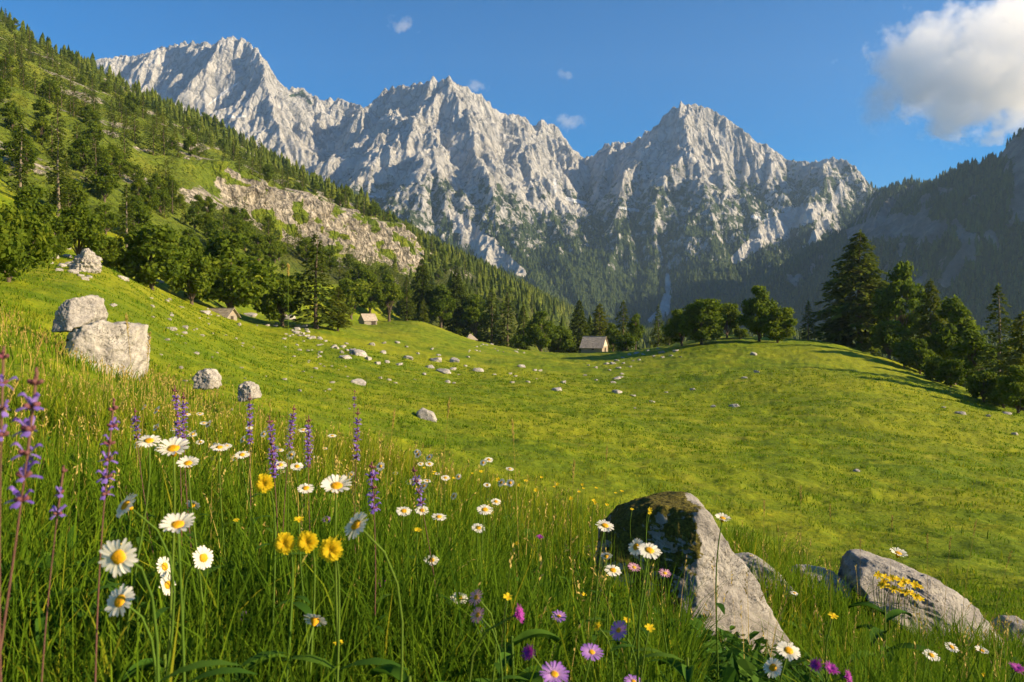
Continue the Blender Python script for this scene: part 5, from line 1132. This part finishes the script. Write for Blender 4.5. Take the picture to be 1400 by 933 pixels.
# scattered seed stems, too many to count
x, y, r, px = azr(14000, 1.6, 34); keep = gg.uniform(size=len(x)) < tall_zone(px, r)*np.clip(.45+pn2(x/1.1, y/1.1, 430), .05, 1)*(.2+.8*smooth(1.8, 4, r))*np.where(px < 620, 1.4, .8); x, y, r, px = x[keep], y[keep], r[keep], px[keep]; z = G(x, y); n_ = len(x); h = gg.uniform(.24, .50, n_); la = gg.uniform(0, 6.28, n_); ln = gg.gamma(2, .09, n_)
v1, p1, c1 = blades(x, y, z, h, .0018+.0006*r, ln, gg.uniform(.3, .8, n_), np.random.default_rng(77), 3)
mbs = MB(); mbs.add(v1, p1, c1); tip = v1.reshape(n_, 7, 3)[:,6]; dn = tip-v1.reshape(n_, 7, 3)[:,4]; dn /= np.linalg.norm(dn, axis=1)[:,None]; k_ = 7
for j in range(k_):
    q_ = tip-dn*(.008*j)[..., None] if False else tip-dn*(.009*j); D_ = dn+gg.normal(0, .45, (n_, 3)); D_ /= np.linalg.norm(D_, axis=1)[:,None]; vv, ff = spray_quads(q_, D_, np.full(n_, .012)+.001*r, .0016+.0005*r, gg); mbs.add(vv, [ff], np.repeat(gg.uniform(.2, 1, n_), 4))
tag(mbs.build('seed_grass', M['straw'], None), kind='stuff')
# ---------------------------------------------------------------- air and clouds
def haze_box(x0, x1, y0, y1, z0, z1, density):
    n = NT('haze'); n.n.remove(n.b); v = n.n.new('ShaderNodeVolumePrincipled'); v.inputs['Color'].default_value = (.46, .68, 1, 1); v.inputs['Density'].default_value = density; v.inputs['Anisotropy'].default_value = .2
    n.l.new(v.outputs[0], n.out.inputs['Volume'])
    mb = MB(); mb.box(((x0+x1)/2, (y0+y1)/2, (z0+z1)/2), ((x1-x0)/2, (y1-y0)/2, (z1-z0)/2)); tag(mb.build('haze', n.m), kind='stuff')
haze_box(-2900, 2000, -460, 4060, -95, 1330, 7e-5)
def cloud_mat(name, density, scale, thr, soft):
    n = NT(name); n.n.remove(n.b); v = n.n.new('ShaderNodeVolumePrincipled'); v.inputs['Color'].default_value = (1, 1, 1, 1); v.inputs['Anisotropy'].default_value = 0
    tc = n.new('TexCoord'); ln = n.new('VectorMath', operation='LENGTH'); n.l.new(tc.outputs['Object'], ln.inputs[0])
    geo = n.new('NewGeometry'); nz = n.noise(scale, 9, .66, geo.outputs['Position'])
    f = n.math('ADD', n.math('SUBTRACT', 1.0, ln.outputs['Value']), n.math('MULTIPLY', n.math('SUBTRACT', nz, .5), 3.6))
    n.l.new(n.math('MULTIPLY', n.step(f, thr, thr+soft), density), v.inputs['Density']); n.l.new(v.outputs[0], n.out.inputs['Volume']); n.m.cycles.volume_step_rate = .35 if hasattr(n.m.cycles, 'volume_step_rate') else 1
    return n.m
CM = cloud_mat('cumulus', .0042, .0024, .20, .26); CW = cloud_mat('wispy_cloud', .0030, .0075, .42, .5); CT = cloud_mat('torn_cloud', .0016, .0042, .30, .5)
def cloud(px, py, hw, hh_, d, mat, label, roll=0, group=None):
    v, f = ICO[4]; v = v*(1+.22*fbm3(v, 1.7, 3, int(px))[:,None]); o = obj('cloud', mesh_np('cloud', v, [f], mat, None, None, True)); o.location = at(px, py, d); o.scale = (hw/F*d, max(hw, hh_)*.8/F*d, hh_/F*d); o.rotation_euler = (0, roll, 0)
    return tag(o, label, 'cloud', group)
cloud(1350, 92, 172, 100, 6800, CM, 'big white cumulus cloud at the upper right above the dark ridge')
cloud(1408, 20, 80, 45, 7400, CM, 'upper lobe of white cloud cut off by the top right corner')
cloud(1224, 132, 86, 46, 6900, CT, 'thin wisp of cloud trailing down left from the big cumulus', R(-35))
cloud(549, 35, 26, 15, 7000, CW, 'small wisp of cloud high above the middle peak')
cloud(774, 102, 17, 11, 7000, CW, 'tiny puff of cloud between the two main peaks')
cloud(776, 166, 34, 15, 7600, CW, 'low cloud just above the saddle between the two main peaks')
cloud(648, 117, 30, 12, 7600, CW, 'cloud peeping out behind the summit ridge of the middle peak')
cloud(1140, 84, 13, 13, 7000, CW, 'tiny wisp of cloud left of the big cumulus')
